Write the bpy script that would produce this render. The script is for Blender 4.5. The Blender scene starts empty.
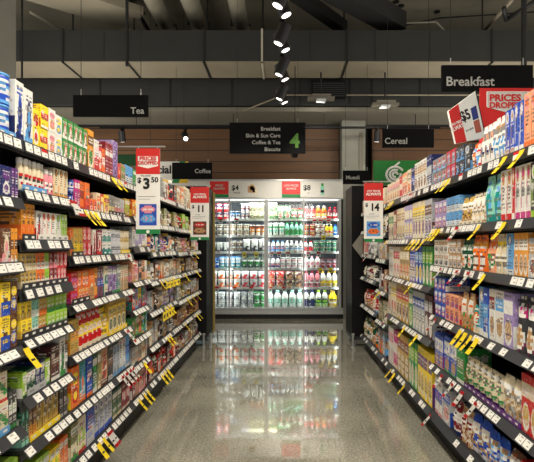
import bpy, math, random
from mathutils import Vector
random.seed(7)
C = bpy.context.scene.collection
SC = bpy.context.scene
H = 1.25            # eye height
F = 440.0           # focal length in pixels
VX, VY = 282.0, 245.0

# ------------------------------------------------------------------ camera, world, exposure, lights
cam_d = bpy.data.cameras.new('camera'); cam = bpy.data.objects.new('camera', cam_d); C.objects.link(cam)
cam.location = (0, 0, H); cam.rotation_euler = (math.pi/2, 0, 0)
cam_d.sensor_width = 36; cam_d.lens = F/534*36
cam_d.shift_x = -(VX-267)/534; cam_d.shift_y = (VY-231)/534
cam_d.clip_start = 0.02
SC.camera = cam
SC.view_settings.view_transform = 'Standard'; SC.view_settings.look = 'None'
SC.view_settings.gamma = 1; SC.view_settings.use_curve_mapping = False
SC.view_settings.exposure = 0.0
world = bpy.data.worlds.new('world'); SC.world = world; world.use_nodes = True
world.node_tree.nodes['Background'].inputs[0].default_value = (1.0, .95, .88, 1)
world.node_tree.nodes['Background'].inputs[1].default_value = 0.62

SPOT_W = 47.0       # each track head
AISLE_W = 16.0      # added unseen fill above and behind the camera
FRIDGE_W = 4.6
WARM = (1.0, .92, .80)

def area(name, loc, rot, sx, sy, e, col=WARM, spread=math.pi, parent=None):
    l = bpy.data.lights.new(name, 'AREA'); l.shape = 'RECTANGLE'; l.size = sx; l.size_y = sy
    l.energy = e; l.color = col; l.spread = spread
    o = bpy.data.objects.new(name, l); C.objects.link(o); o.location = loc; o.rotation_euler = rot
    if parent: o.parent = parent
    return o
area('added_fill_light', (0, 0.2, 2.95), (0, 0, 0), .5, 3.0, AISLE_W*2.2)  # added fill lights for the shelves, no fixtures modelled
area('added_fill_light', (0, -2.2, 2.6), (math.radians(62), 0, 0), 2.4, .5, AISLE_W*2.6)
# added unseen lamps brightening slab and ducts, standing in for neighbouring aisles' bounce
for sx_ in (-1, 1): area('added_uplight', (sx_*3.2, 5.0, 1.95), (math.pi, 0, 0), 2.2, 5.0, 95)

# ------------------------------------------------------------------ colours and materials
def s2l(c): return c/12.92 if c <= .04045 else ((c+.055)/1.055)**2.4
def rgb(r, g, b): return (s2l(r/255), s2l(g/255), s2l(b/255), 1)
PAL = dict(white=(226,224,216), cream=(222,208,176), black=(22,22,24), grey=(140,140,136), charcoal=(52,52,54),
  red=(196,30,34), crimson=(122,20,34), orange=(228,108,32), amber=(226,150,44), yellow=(246,214,40), gold=(196,160,72),
  green=(44,140,62), lime=(150,192,56), forest=(22,74,48), teal=(28,136,130), mint=(140,204,180), sky=(92,158,214),
  blue=(30,74,178), navy=(24,36,92), purple=(96,44,120), lilac=(160,140,190), pink=(226,140,150), magenta=(190,40,120),
  brown=(96,58,36), tan=(180,140,96), peach=(230,160,120), silver=(176,178,180), olive=(110,112,56), maroon=(74,30,34))
LP = {k: rgb(*v) for k, v in PAL.items()}

def mat(name, col=None, rough=.5, metal=0, spec=.4, noise=0, scale=20, bump=0, coat=0, emit=None, es=0):
    m = bpy.data.materials.new(name); m.use_nodes = True; nt = m.node_tree; b = nt.nodes['Principled BSDF']
    b.inputs['Roughness'].default_value = rough; b.inputs['Metallic'].default_value = metal
    b.inputs['Specular IOR Level'].default_value = spec; b.inputs['Coat Weight'].default_value = coat
    if emit: b.inputs['Emission Color'].default_value = emit; b.inputs['Emission Strength'].default_value = es
    if col is None:
        a = nt.nodes.new('ShaderNodeAttribute'); a.attribute_name = 'Col'; src = a.outputs['Color']
    else:
        r = nt.nodes.new('ShaderNodeRGB'); r.outputs[0].default_value = col; src = r.outputs[0]
    if noise or bump:
        tc = nt.nodes.new('ShaderNodeTexCoord'); n = nt.nodes.new('ShaderNodeTexNoise')
        n.inputs['Scale'].default_value = scale; n.inputs['Detail'].default_value = 4
        nt.links.new(tc.outputs['Object'], n.inputs['Vector'])
    if noise:
        mr = nt.nodes.new('ShaderNodeMapRange'); mr.inputs[1].default_value = .3; mr.inputs[2].default_value = .7
        mr.inputs[3].default_value = 1-noise; mr.inputs[4].default_value = 1+noise
        nt.links.new(n.outputs[0], mr.inputs[0])
        mx = nt.nodes.new('ShaderNodeVectorMath'); mx.operation = 'SCALE'
        nt.links.new(src, mx.inputs[0]); nt.links.new(mr.outputs[0], mx.inputs['Scale']); src = mx.outputs[0]
    nt.links.new(src, b.inputs['Base Color'])
    if bump:
        bp = nt.nodes.new('ShaderNodeBump'); bp.inputs['Strength'].default_value = bump; bp.inputs['Distance'].default_value = .004
        nt.links.new(n.outputs[0], bp.inputs['Height']); nt.links.new(bp.outputs[0], b.inputs['Normal'])
    return m
M = dict(
  card=mat('printed_card', None, .42, noise=.05, scale=60), film=mat('printed_film', None, .26, noise=.07, scale=70, bump=.35),
  plastic=mat('moulded_plastic', None, .3, noise=.03, scale=40), paper=mat('ticket_paper', None, .5, noise=.02, scale=50),
  shelf=mat('shelf_grey_steel', rgb(58,59,60), .42, .3, noise=.06), strip=mat('price_strip_plastic', rgb(52,53,56), .35, noise=.05),
  back=mat('black_back_panel', rgb(16,15,15), .6, noise=.1), plinth=mat('black_plinth', rgb(14,14,15), .5, noise=.1),
  blackp=mat('black_powder_coat', rgb(13,13,14), .55, spec=.2, noise=.08), signb=mat('sign_black', rgb(8,9,10), .7, spec=.15, noise=.04),
  duct=mat('dark_duct_paint', rgb(46,48,47), .6, noise=.08, scale=3), ductu=mat('duct_underside_lit', rgb(140,132,114), .5, noise=.07, scale=3),  # paler duct tone has light from below put into its colour
  slab=mat('ceiling_concrete', rgb(150,144,126), .9, noise=.12, scale=1.4, bump=.2), pipe=mat('ceiling_pipe', rgb(185,180,162), .55, noise=.1, scale=6),
  dark=mat('dark_painted_service', rgb(30,31,31), .6, noise=.1), column=mat('concrete_column', rgb(140,140,130), .8, noise=.08, scale=4),
  wall=mat('dark_wall_paint', rgb(30,28,27), .8, noise=.08, scale=3), steel=mat('brushed_steel', rgb(176,178,176), .4, .55, noise=.05),
  frzback=mat('fridge_back_liner', rgb(66,72,78), .5, noise=.05), frz=mat('fridge_white_liner', rgb(214,220,222), .4, noise=.03), header=mat('fridge_header', rgb(214,212,204), .5, noise=.03),
  white=mat('white_print', rgb(238,238,232), .5, noise=.02), signw=mat('sign_lettering', rgb(186,186,180), .5, noise=.02),
  redp=mat('red_print', rgb(206,34,30), .45, noise=.03), darkgreen=mat('dark_green_print', rgb(30,98,42), .6, spec=.2, noise=.05), forestp=mat('forest_green_board', rgb(22,58,30), .7, spec=.2, noise=.1), spotb=mat('spot_can_satin', rgb(30,30,31), .32, noise=.03), greenp=mat('green_print', rgb(24,128,66), .5, noise=.03),
  limep=mat('green_numeral', rgb(84,136,50), .5, noise=.03), inkp=mat('black_ink', rgb(18,18,18), .6, noise=.03),
  yellowp=mat('yellow_print', rgb(232,196,50), .5, noise=.03), beige=mat('beige_edge', rgb(150,128,66), .6, noise=.1, scale=9),
  soffit=mat('ribbed_soffit', rgb(120,116,104), .6, noise=.06), lens=mat('lamp_lens', rgb(255,245,230), .4, emit=(1,.93,.85,1), es=4),
  led=mat('led_strip', rgb(255,255,255), .4, emit=(.92,.97,1,1), es=.9))

def glass_mat():
    m = bpy.data.materials.new('door_glass'); m.use_nodes = True; nt = m.node_tree
    for n in list(nt.nodes):
        if n.type != 'OUTPUT_MATERIAL': nt.nodes.remove(n)
    out = [n for n in nt.nodes][0]
    t = nt.nodes.new('ShaderNodeBsdfTransparent'); t.inputs[0].default_value = (.93,.96,.95,1)
    g = nt.nodes.new('ShaderNodeBsdfGlossy'); g.inputs['Roughness'].default_value = .03
    f = nt.nodes.new('ShaderNodeFresnel'); f.inputs[0].default_value = 1.3
    mx = nt.nodes.new('ShaderNodeMixShader')
    nt.links.new(f.outputs[0], mx.inputs[0]); nt.links.new(t.outputs[0], mx.inputs[1]); nt.links.new(g.outputs[0], mx.inputs[2])
    nt.links.new(mx.outputs[0], out.inputs[0]); return m
M['glass'] = glass_mat()

def floor_mat():
    m = bpy.data.materials.new('polished_concrete'); m.use_nodes = True; nt = m.node_tree; b = nt.nodes['Principled BSDF']; N = nt.nodes.new; L = nt.links.new
    tc = N('ShaderNodeTexCoord')
    n1 = N('ShaderNodeTexNoise'); n1.inputs['Scale'].default_value = 2.2; n1.inputs['Detail'].default_value = 5; L(tc.outputs['Object'], n1.inputs[0])
    n2 = N('ShaderNodeTexNoise'); n2.inputs['Scale'].default_value = 70; n2.inputs['Detail'].default_value = 3; L(tc.outputs['Object'], n2.inputs[0])
    v = N('ShaderNodeTexVoronoi'); v.inputs['Scale'].default_value = 75; L(tc.outputs['Object'], v.inputs[0])
    r1 = N('ShaderNodeValToRGB'); r1.color_ramp.elements[0].color = rgb(122,120,108); r1.color_ramp.elements[1].color = rgb(154,151,136)
    r1.color_ramp.elements[0].position = .3; r1.color_ramp.elements[1].position = .72; L(n1.outputs[0], r1.inputs[0])
    r2 = N('ShaderNodeValToRGB'); r2.color_ramp.elements[0].color = (.62,.62,.62,1); r2.color_ramp.elements[1].color = (1.3,1.3,1.28,1)
    r2.color_ramp.elements[0].position = .33; r2.color_ramp.elements[1].position = .66; L(n2.outputs[0], r2.inputs[0])
    mx = N('ShaderNodeMix'); mx.data_type = 'RGBA'; mx.blend_type = 'MULTIPLY'; mx.inputs[0].default_value = .85
    L(r1.outputs[0], mx.inputs[6]); L(r2.outputs[0], mx.inputs[7])
    r3 = N('ShaderNodeValToRGB'); r3.color_ramp.elements[0].color = rgb(176,172,158); r3.color_ramp.elements[1].color = (0,0,0,1)
    r3.color_ramp.elements[0].position = .1; r3.color_ramp.elements[1].position = .2; L(v.outputs['Distance'], r3.inputs[0])
    ad = N('ShaderNodeMix'); ad.data_type = 'RGBA'; ad.blend_type = 'ADD'; ad.inputs[0].default_value = .45
    L(mx.outputs[2], ad.inputs[6]); L(r3.outputs[0], ad.inputs[7])
    # sawn joints, one each way
    sp = N('ShaderNodeSeparateXYZ'); L(tc.outputs['Object'], sp.inputs[0])
    def joint(sock, off):
        a = N('ShaderNodeMath'); a.operation = 'SUBTRACT'; L(sp.outputs[sock], a.inputs[0]); a.inputs[1].default_value = off
        c = N('ShaderNodeMath'); c.operation = 'ABSOLUTE'; L(a.outputs[0], c.inputs[0])
        d = N('ShaderNodeMath'); d.operation = 'LESS_THAN'; L(c.outputs[0], d.inputs[0]); d.inputs[1].default_value = .004; return d
    j1 = joint(1, 4.15); j2 = joint(1, 6.35)
    mm = N('ShaderNodeMath'); mm.operation = 'MAXIMUM'; L(j1.outputs[0], mm.inputs[0]); L(j2.outputs[0], mm.inputs[1])
    jm = N('ShaderNodeMix'); jm.data_type = 'RGBA'; L(mm.outputs[0], jm.inputs[0]); L(ad.outputs[2], jm.inputs[6]); jm.inputs[7].default_value = rgb(50,48,44)
    L(jm.outputs[2], b.inputs['Base Color'])
    rr = N('ShaderNodeMapRange'); rr.inputs[3].default_value = .02; rr.inputs[4].default_value = .08; L(n1.outputs[0], rr.inputs[0])
    L(rr.outputs[0], b.inputs['Roughness'])
    b.inputs['Coat Weight'].default_value = 1.0; b.inputs['Coat Roughness'].default_value = .03; b.inputs['Specular IOR Level'].default_value = .7
    n3 = N('ShaderNodeTexNoise'); n3.inputs['Scale'].default_value = 5; L(tc.outputs['Object'], n3.inputs[0])
    bp = N('ShaderNodeBump'); bp.inputs['Strength'].default_value = .012; bp.inputs['Distance'].default_value = .01
    L(n3.outputs[0], bp.inputs['Height']); L(bp.outputs[0], b.inputs['Normal']); L(bp.outputs[0], b.inputs['Coat Normal'])
    return m
M['floor'] = floor_mat()
def flag_mat():
    m = mat('translucent_flag_card', None, .5); nt = m.node_tree; b = nt.nodes['Principled BSDF']; out = [n for n in nt.nodes if n.type == 'OUTPUT_MATERIAL'][0]
    a = [n for n in nt.nodes if n.type == 'ATTRIBUTE'][0]; t = nt.nodes.new('ShaderNodeBsdfTranslucent'); x = nt.nodes.new('ShaderNodeMixShader'); x.inputs[0].default_value = .45
    nt.links.new(a.outputs['Color'], t.inputs[0]); nt.links.new(b.outputs[0], x.inputs[1]); nt.links.new(t.outputs[0], x.inputs[2]); nt.links.new(x.outputs[0], out.inputs[0]); return m
M['flag'] = flag_mat()
def wood_mat():
    m = bpy.data.materials.new('timber_bulkhead'); m.use_nodes = True; nt = m.node_tree; b = nt.nodes['Principled BSDF']; N = nt.nodes.new; L = nt.links.new
    tc = N('ShaderNodeTexCoord'); mp = N('ShaderNodeMapping'); mp.inputs['Scale'].default_value = (.4, 1, 3); L(tc.outputs['Object'], mp.inputs[0])
    n = N('ShaderNodeTexNoise'); n.inputs['Scale'].default_value = 3; n.inputs['Detail'].default_value = 6; L(mp.outputs[0], n.inputs[0])
    r = N('ShaderNodeValToRGB'); r.color_ramp.elements[0].color = rgb(92,64,40); r.color_ramp.elements[1].color = rgb(108,76,46)
    r.color_ramp.elements[0].position = .3; r.color_ramp.elements[1].position = .7; L(n.outputs[0], r.inputs[0])
    w = N('ShaderNodeTexWave'); w.bands_direction = 'Z'; w.inputs['Scale'].default_value = 1.6; L(tc.outputs['Object'], w.inputs[0])
    g = N('ShaderNodeMath'); g.operation = 'LESS_THAN'; g.inputs[1].default_value = .012; L(w.outputs[1], g.inputs[0])
    x = N('ShaderNodeMix'); x.data_type = 'RGBA'; L(g.outputs[0], x.inputs[0]); L(r.outputs[0], x.inputs[6]); x.inputs[7].default_value = rgb(30,22,18)
    L(x.outputs[2], b.inputs['Base Color']); b.inputs['Roughness'].default_value = .55; return m
M['wood'] = wood_mat()

# ------------------------------------------------------------------ mesh helpers
class MB:
    def __init__(s): s.v = []; s.f = []; s.c = []
    def quad(s, a, b, c, d, col=None):
        i = len(s.v); s.v += [a, b, c, d]; s.f.append((i, i+1, i+2, i+3)); s.c.append(col)
    def poly(s, pts, col=None):
        i = len(s.v); s.v += list(pts); s.f.append(tuple(range(i, i+len(pts)))); s.c.append(col)
    def box(s, x0, x1, y0, y1, z0, z1, col=None):
        i = len(s.v)
        s.v += [(x0,y0,z0),(x1,y0,z0),(x1,y1,z0),(x0,y1,z0),(x0,y0,z1),(x1,y0,z1),(x1,y1,z1),(x0,y1,z1)]
        for f in ((0,3,2,1),(4,5,6,7),(0,1,5,4),(1,2,6,5),(2,3,7,6),(3,0,4,7)):
            s.f.append(tuple(i+k for k in f)); s.c.append(col)
        return s
    def tube(s, a, b, r, n=12, r2=None, col=None, caps=True):
        a = Vector(a); b = Vector(b); d = (b-a).normalized(); r2 = r if r2 is None else r2
        u = d.orthogonal().normalized(); w = d.cross(u); i = len(s.v)
        for k in range(n):
            t = 2*math.pi*k/n; o = u*math.cos(t)+w*math.sin(t)
            s.v.append(tuple(a+o*r)); s.v.append(tuple(b+o*r2))
        for k in range(n):
            j = (k+1) % n; s.f.append((i+2*k, i+2*j, i+2*j+1, i+2*k+1)); s.c.append(col)
        if caps:
            s.f.append(tuple(i+2*k for k in range(n))[::-1]); s.c.append(col)
            s.f.append(tuple(i+2*k+1 for k in range(n))); s.c.append(col)
        return s
    def lathe(s, prof, n=14, col=None, art=None, base=None):
        """prof: (r, z, flag) ; art sampled where flag is 1"""
        i = len(s.v); z0 = min(p[1] for p in prof if p[2]) if art else 0; z1 = max(p[1] for p in prof if p[2]) if art else 1
        for p in prof:
            for k in range(n):
                t = 2*math.pi*(k+.5)/n; s.v.append((p[0]*math.sin(t), -p[0]*math.cos(t), p[1]))
        for a in range(len(prof)-1):
            for k in range(n):
                j = (k+1) % n; c = col
                if art and prof[a][2] and prof[a+1][2]:
                    t = ((k+1)/n*2) % 1.0; zz = ((prof[a][1]+prof[a+1][1])/2-z0)/max(z1-z0, 1e-6)
                    c = art.at((t+.5) % 1.0, zz)
                s.f.append((i+a*n+k, i+a*n+j, i+(a+1)*n+j, i+(a+1)*n+k)); s.c.append(c)
        s.f.append(tuple(i+k for k in range(n))[::-1]); s.c.append(col)
        e = i+(len(prof)-1)*n; s.f.append(tuple(e+k for k in range(n))); s.c.append(col)
        return s
    def mesh(s, name, m, smooth=False):
        me = bpy.data.meshes.new(name); me.from_pydata(s.v, [], s.f)
        if any(c is not None for c in s.c):
            at = me.color_attributes.new('Col', 'FLOAT_COLOR', 'CORNER'); buf = []
            for f, c in zip(s.f, s.c): buf.extend(list(c or (1,1,1,1))*len(f))
            at.data.foreach_set('color', buf)
        if smooth: me.polygons.foreach_set('use_smooth', [True]*len(me.polygons))
        me.materials.append(M[m] if isinstance(m, str) else m); me.update(); return me
    def obj(s, name, m, parent=None, smooth=False, loc=None):
        o = bpy.data.objects.new(name, s.mesh(name, m, smooth)); C.objects.link(o)
        if parent: o.parent = parent
        if loc: o.location = loc
        return o
def B(*a): return MB().box(*a)
def tag(o, label=None, cat=None, group=None, kind=None):
    if label: o['label'] = label
    if cat: o['category'] = cat
    if group: o['group'] = group
    if kind: o['kind'] = kind
    return o
def empty(name, loc=(0,0,0), rz=0):
    o = bpy.data.objects.new(name, None); C.objects.link(o); o.location = loc; o.rotation_euler = (0,0,rz); o.empty_display_size = .05; return o
def struct(name, mb, m): return tag(mb.obj(name, m), kind='structure')

_txt = {}
def text_mesh(s, size, bold=0.0, align='CENTER', thick=.0012, m='inkp', sx=1.0):
    key = (s, size, bold, align, m, sx)
    if key in _txt: return _txt[key]
    cu = bpy.data.curves.new('lettering', 'FONT'); cu.body = s; cu.size = size; cu.align_x = align; cu.offset = bold*size
    cu.extrude = thick; cu.resolution_u = 3; cu.space_line = .95
    ob = bpy.data.objects.new('t', cu); C.objects.link(ob)
    dg = bpy.context.evaluated_depsgraph_get(); me = bpy.data.meshes.new_from_object(ob.evaluated_get(dg))
    bpy.data.objects.remove(ob); bpy.data.curves.remove(cu)
    for v in me.vertices:
        x, y, z = v.co; v.co = (x*sx, -z, y)
    me.materials.clear(); me.materials.append(M[m]); _txt[key] = me; return me
def text(s, size, x, y, z, parent, m='inkp', bold=.02, align='CENTER', name='lettering', sx=1.0):
    o = bpy.data.objects.new(name, text_mesh(s, size, bold, align, .0012, m, sx)); C.objects.link(o)
    o.parent = parent; o.location = (x, y, z); return o

# ------------------------------------------------------------------ packaging art
class Art:
    def __init__(s, nx, ny, base): s.nx, s.ny = nx, ny; s.g = [[base]*nx for _ in range(ny)]
    def at(s, u, v): return s.g[min(s.ny-1, max(0, int(v*s.ny)))][min(s.nx-1, max(0, int(u*s.nx)))]
    def rect(s, u0, u1, v0, v1, c):
        for j in range(s.ny):
            for i in range(s.nx):
                if u0 <= (i+.5)/s.nx < u1 and v0 <= (j+.5)/s.ny < v1: s.g[j][i] = c
    def ell(s, u, v, a, b, c, c2=None):
        for j in range(s.ny):
            for i in range(s.nx):
                d = (((i+.5)/s.nx-u)/a)**2+(((j+.5)/s.ny-v)/b)**2
                if d < 1: s.g[j][i] = c if (c2 is None or d > .35) else c2
    def lines(s, u0, u1, v0, n, c, R):
        for k in range(n):
            j = int(v0*s.ny)-k*2
            if 0 <= j < s.ny:
                for i in range(s.nx):
                    if u0 <= (i+.5)/s.nx < u1 and R.random() < .72: s.g[j][i] = c
    def speck(s, u0, u1, v0, v1, cs, R, p=.6):
        for j in range(s.ny):
            for i in range(s.nx):
                if u0 <= (i+.5)/s.nx < u1 and v0 <= (j+.5)/s.ny < v1 and R.random() < p: s.g[j][i] = R.choice(cs)
WORDS = {'bix': ["#.......#...", "#...........", "###..#..#.#.", "#.#..#...#..", "###..#..#.#."]}
def mixc(a, b, t): return tuple(a[i]*(1-t)+b[i]*t for i in range(3))+(1,)
def art(b, a, d, style, seed, nx=18, ny=28):
    R = random.Random(seed); b, a, d = LP[b], LP[a], LP[d]; A = Art(nx, ny, b)
    ink = LP['white'] if sum(b[:3]) < .9 else LP['charcoal']; w = LP['white']
    if style == 'band':
        A.rect(0,1,.4,.68,a); A.lines(.15,.85,.6,2,d,R); A.lines(.2,.8,.86,1,ink,R); A.rect(0,1,0,.1,d)
    elif style == 'logo':
        A.ell(.5,.72,.4,.15,a); A.lines(.22,.78,.74,1,w,R); A.ell(.5,.3,.36,.2,d,a); A.lines(.2,.8,.53,1,ink,R)
    elif style == 'fig':
        A.ell(.55,.45,.26,.34,d,a); A.rect(0,1,0,.14,a); A.lines(.15,.9,.88,2,d,R); A.ell(.3,.2,.18,.1,a)
    elif style == 'split':
        A.rect(0,1,0,.42,a); A.lines(.15,.85,.78,2,d,R); A.lines(.2,.8,.3,2,b,R); A.rect(.3,.7,.42,.52,d)
    elif style == 'vert':
        A.ell(.5,.84,.36,.13,d,a); A.rect(0,1,0,.14,a); A.lines(.3,.7,.66,4,LP['charcoal'],R); A.rect(.12,.24,.2,.7,a)
    elif style == 'photo':
        A.rect(0,1,.62,.84,a); A.lines(.12,.88,.76,2,w,R); A.ell(.5,.28,.42,.24,w); A.ell(.5,.3,.34,.18,d); A.speck(.25,.75,.16,.42,[d,LP['tan'],LP['cream']],R,.5)
    elif style == 'dots':
        for j in range(0, ny, 3):
            for i in range((j//3) % 2, nx, 3): A.g[j][i] = a
        A.rect(0,1,.6,.75,d)
    elif style == 'rings':
        for k in range(5): A.ell(.5,.1+.2*k,.42,.085,a,b)
    elif style == 'stripe':
        for i in range(nx):
            if i % 5 == 0: 
                for j in range(ny): A.g[j][i] = a
        A.rect(0,1,.35,.6,d); A.lines(.1,.9,.5,2,w,R)
    elif style == 'grain':
        A.speck(0,1,0,.8,[b,a,d,LP['tan']],R,.8); A.rect(.1,.9,.55,.85,w); A.lines(.2,.8,.75,3,a,R)
    elif style == 'leaf':
        for k in range(5): A.ell(R.random(),R.random()*.7+.1,.2,.1,a)
        A.rect(0,1,.7,.9,w); A.lines(.15,.85,.82,1,d,R); A.rect(0,1,0,.1,d)
    elif style == 'bix':
        A.rect(0,1,.5,.86,w); A.rect(0,1,.86,1,b)
        g = WORDS['bix']
        for r in range(5):
            for q in range(12):
                if g[r][q] == '#':
                    for jj in (0,1):
                        j = int(.8*ny)-2*r//1-jj
                        if 0 <= j < ny and q+1 < nx: A.g[min(ny-1,max(0,int(.8*ny)-r-jj))][q+1] = b
        A.ell(.5,.22,.36,.16,d,LP['tan']); A.rect(0,1,.0,.06,a)
    # small print: short broken rows in ink, light flecks of the second colour, a pale panel or badge
    w, k = LP['white'], LP['charcoal']
    if nx >= 12:
        u = R.choice((.08,.55)); v = R.uniform(.1,.75)
        if R.random() < .6: A.rect(u, u+.36, v, v+.12, mixc(b, w, .75)); A.lines(u+.05, u+.33, v+.08, 2, mixc(d, k, .3), R)
        for q in range(3): A.lines(.1, .9, R.uniform(.08,.95), R.choice((1,2)), mixc(ink, b, .25), R)
    for j in range(A.ny):
        for i in range(A.nx):
            if R.random() < .16: A.g[j][i] = mixc(A.g[j][i], R.choice((w, w, a, k)), .3)
    return A

def face_grid(mb, A, o, ux, uy, flip=False):
    """paint art over a rectangle: origin o, full-width vector ux, full-height vector uy, merging equal runs"""
    o = Vector(o); ux = Vector(ux); uy = Vector(uy)
    for j in range(A.ny):
        i = 0
        while i < A.nx:
            k = i
            while k+1 < A.nx and A.g[j][k+1] == A.g[j][i]: k += 1
            a, b = i/A.nx, (k+1)/A.nx; c, d = j/A.ny, (j+1)/A.ny
            mb.quad(tuple(o+ux*a+uy*c), tuple(o+ux*b+uy*c), tuple(o+ux*b+uy*d), tuple(o+ux*a+uy*d), A.g[j][i]); i = k+1

def m_carton(w, d, h, b, a, dt, style, seed):
    A = art(b, a, dt, style, seed); S = art(b, a, dt, 'split', seed+3, 16, 22); mb = MB(); c = min(.0016, w*.04); lb = LP[b]; la = LP[a]
    x, y = w/2, d/2
    face_grid(mb, A, (-x+c, -y, c), (w-2*c, 0, 0), (0, 0, h-2*c))
    face_grid(mb, S, (-x, y-c, c), (0, -d+2*c, 0), (0, 0, h-2*c))
    face_grid(mb, S, (x, -y+c, c), (0, d-2*c, 0), (0, 0, h-2*c))
    mb.quad((x-c,y,c),(-x+c,y,c),(-x+c,y,h-c),(x-c,y,h-c), lb)
    # chamfers
    for (p, q) in (((-x,-y+c),(-x+c,-y)),((x-c,-y),(x,-y+c)),((x,y-c),(x-c,y)),((-x+c,y),(-x,y-c))):
        mb.quad((p[0],p[1],c),(q[0],q[1],c),(q[0],q[1],h-c),(p[0],p[1],h-c), lb)
    ring = [(-x,-y+c),(-x+c,-y),(x-c,-y),(x,-y+c),(x,y-c),(x-c,y),(-x+c,y),(-x,y-c)]; inn = [(-x+c,-y+c),(-x+c,-y+c),(x-c,-y+c),(x-c,-y+c),(x-c,y-c),(x-c,y-c),(-x+c,y-c),(-x+c,y-c)]
    for k in range(8):
        j = (k+1) % 8
        for (z0, z1) in ((h-c, h), (c, 0)):
            pts = [(ring[k][0],ring[k][1],z0),(ring[j][0],ring[j][1],z0),(inn[j][0],inn[j][1],z1)]
            if inn[k] != inn[j]: pts.append((inn[k][0],inn[k][1],z1))
            if z1 == 0: pts = pts[::-1]
            mb.poly(pts, lb)
    X, Y = x-c, y-c; s = .0015
    mb.quad((-X,-Y,h),(X,-Y,h),(X,-s,h),(-X,-s,h), lb); mb.quad((-X,s,h),(X,s,h),(X,Y,h),(-X,Y,h), la)
    mb.quad((-X,-s,h),(X,-s,h),(X,s,h),(-X,s,h), LP['grey'])
    mb.quad((-X,Y,0),(X,Y,0),(X,-Y,0),(-X,-Y,0), lb)
    return [('carton', mb.mesh('carton', 'card'))]

def m_bag(w, d, h, b, a, dt, style, seed, pillow=False):
    A = art(b, a, dt, style, seed, 12, 18); R = random.Random(seed); nu, nv = 10, 16; mb = MB()
    ph = [R.uniform(0, 6) for _ in range(4)]
    def prof(v):
        if pillow: return max(.03, (math.sin(math.pi*min(1, max(0, v)))) ** .5)
        if v > .92: return .03
        return max(.03, (1-(v/.92)**2.6)**.6*(.82+.18*math.sin(math.pi*v)))
    def width(v):
        return w/2*(1-.05*math.sin(math.pi*v)) * (1 if v < .86 else 1-.10*(v-.86)/.14)
    def pt(u, v, s):
        t = (1-abs(u)**3.0)
        cr = .0035*math.sin(9*v+ph[0]+3*u)*t+.003*math.sin(14*u+ph[1]+5*v)*t
        return (u*width(v), s*(d/2*prof(v)*(.12+.88*t)+cr*(1 if prof(v) > .05 else 0)), v*h)
    for s in (-1, 1):
        for j in range(nv):
            for i in range(nu):
                u0, u1 = -1+2*i/nu, -1+2*(i+1)/nu; v0, v1 = j/nv, (j+1)/nv
                q = [pt(u0,v0,s), pt(u1,v0,s), pt(u1,v1,s), pt(u0,v1,s)]
                if s > 0: q = q[::-1]
                mb.quad(*q, A.at((i+.5)/nu, (j+.5)/nv))
    for v0, v1 in [(j/nv, (j+1)/nv) for j in range(nv)]:
        for u in (-1, 1):
            q = [pt(u,v0,-1), pt(u,v1,-1), pt(u,v1,1), pt(u,v0,1)]
            if u > 0: q = q[::-1]
            mb.quad(*q, LP[b])
    for v, o in ((0, 1), (1, -1)):
        p = [pt(-1+2*i/nu, v, -1) for i in range(nu+1)]+[pt(1-2*i/nu, v, 1) for i in range(nu+1)]
        mb.poly(p if o < 0 else p[::-1], LP[a])
    return [('pouch', mb.mesh('pouch', 'film', True))]

def m_jar(w, d, h, b, a, dt, style, seed):
    r = min(w, d)/2; A = art(b, a, dt, style, seed, 10, 8); lc = LP[dt]
    mb = MB(); lz = h*.82; pr = [(r*.9,0,0),(r*.98,h*.03,0)]+[(r, h*(.08+.52*k/6), 1) for k in range(7)]+[(r*.97,h*.68,0),(r*.8,h*.76,0),(r*.74,lz,0)]
    mb.lathe(pr, 14, LP[b], A)
    ld = MB().lathe([(r*.84,0,0),(r*.86,h*.02,0),(r*.86,h*.15,0),(r*.8,h*.18,0)], 14, lc)
    return [('jar', mb.mesh('jar','plastic',True), None), ('lid', ld.mesh('lid','plastic',True), (0,0,lz-.0005))]
def m_tin(w, d, h, b, a, dt, style, seed):
    r = min(w, d)/2; A = art(b, a, dt, style, seed, 12, 10); mb = MB()
    mb.lathe([(r*.97,0,0),(r,h*.01,0)]+[(r*.99, h*(.03+.86*k/9), 1) for k in range(10)]+[(r*.97,h*.9,0)], 16, LP[b], A)
    ld = MB().lathe([(r*1.0,0,0),(r*1.0,h*.085,0),(r*.93,h*.095,0)], 16, LP[dt])
    return [('tin', mb.mesh('tin','plastic',True), None), ('lid', ld.mesh('lid','plastic',True), (0,0,h*.9))]
def m_bottle(w, d, h, b, a, dt, style, seed):
    r = min(w, d)/2; A = art(b, a, dt, style, seed, 10, 8); mb = MB()
    mb.lathe([(r*.86,0,0),(r*.98,h*.03,0)]+[(r, h*(.08+.52*k/6), 1) for k in range(7)]+[(r*.92,h*.7,0),(r*.55,h*.82,0),(r*.42,h*.88,0)], 12, LP[b], A)
    cp = MB().lathe([(r*.5,0,0),(r*.5,h*.1,0),(r*.45,h*.12,0)], 12, LP[dt])
    return [('bottle', mb.mesh('bottle','plastic',True), None), ('cap', cp.mesh('cap','plastic',True), (0,0,h*.88))]
def m_tub(w, d, h, b, a, dt, style, seed):
    r = min(w, d)/2; A = art(b, a, dt, style, seed, 10, 6); mb = MB()
    mb.lathe([(r*.8,0,0)]+[(r*(.82+.13*k/6), h*(.04+.84*k/6), 1) for k in range(7)]+[(r*.97,h*.92,0)], 14, LP[b], A)
    ld = MB().lathe([(r,0,0),(r,h*.07,0),(r*.9,h*.08,0)], 14, LP[dt])
    return [('tub', mb.mesh('tub','plastic',True), None), ('lid', ld.mesh('lid','plastic',True), (0,0,h*.92))]
BUILD = dict(c=m_carton, p=m_bag, q=lambda *a: m_bag(*a, pillow=True), j=m_jar, t=m_tin, b=m_bottle, u=m_tub)
_cache = {}
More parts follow.
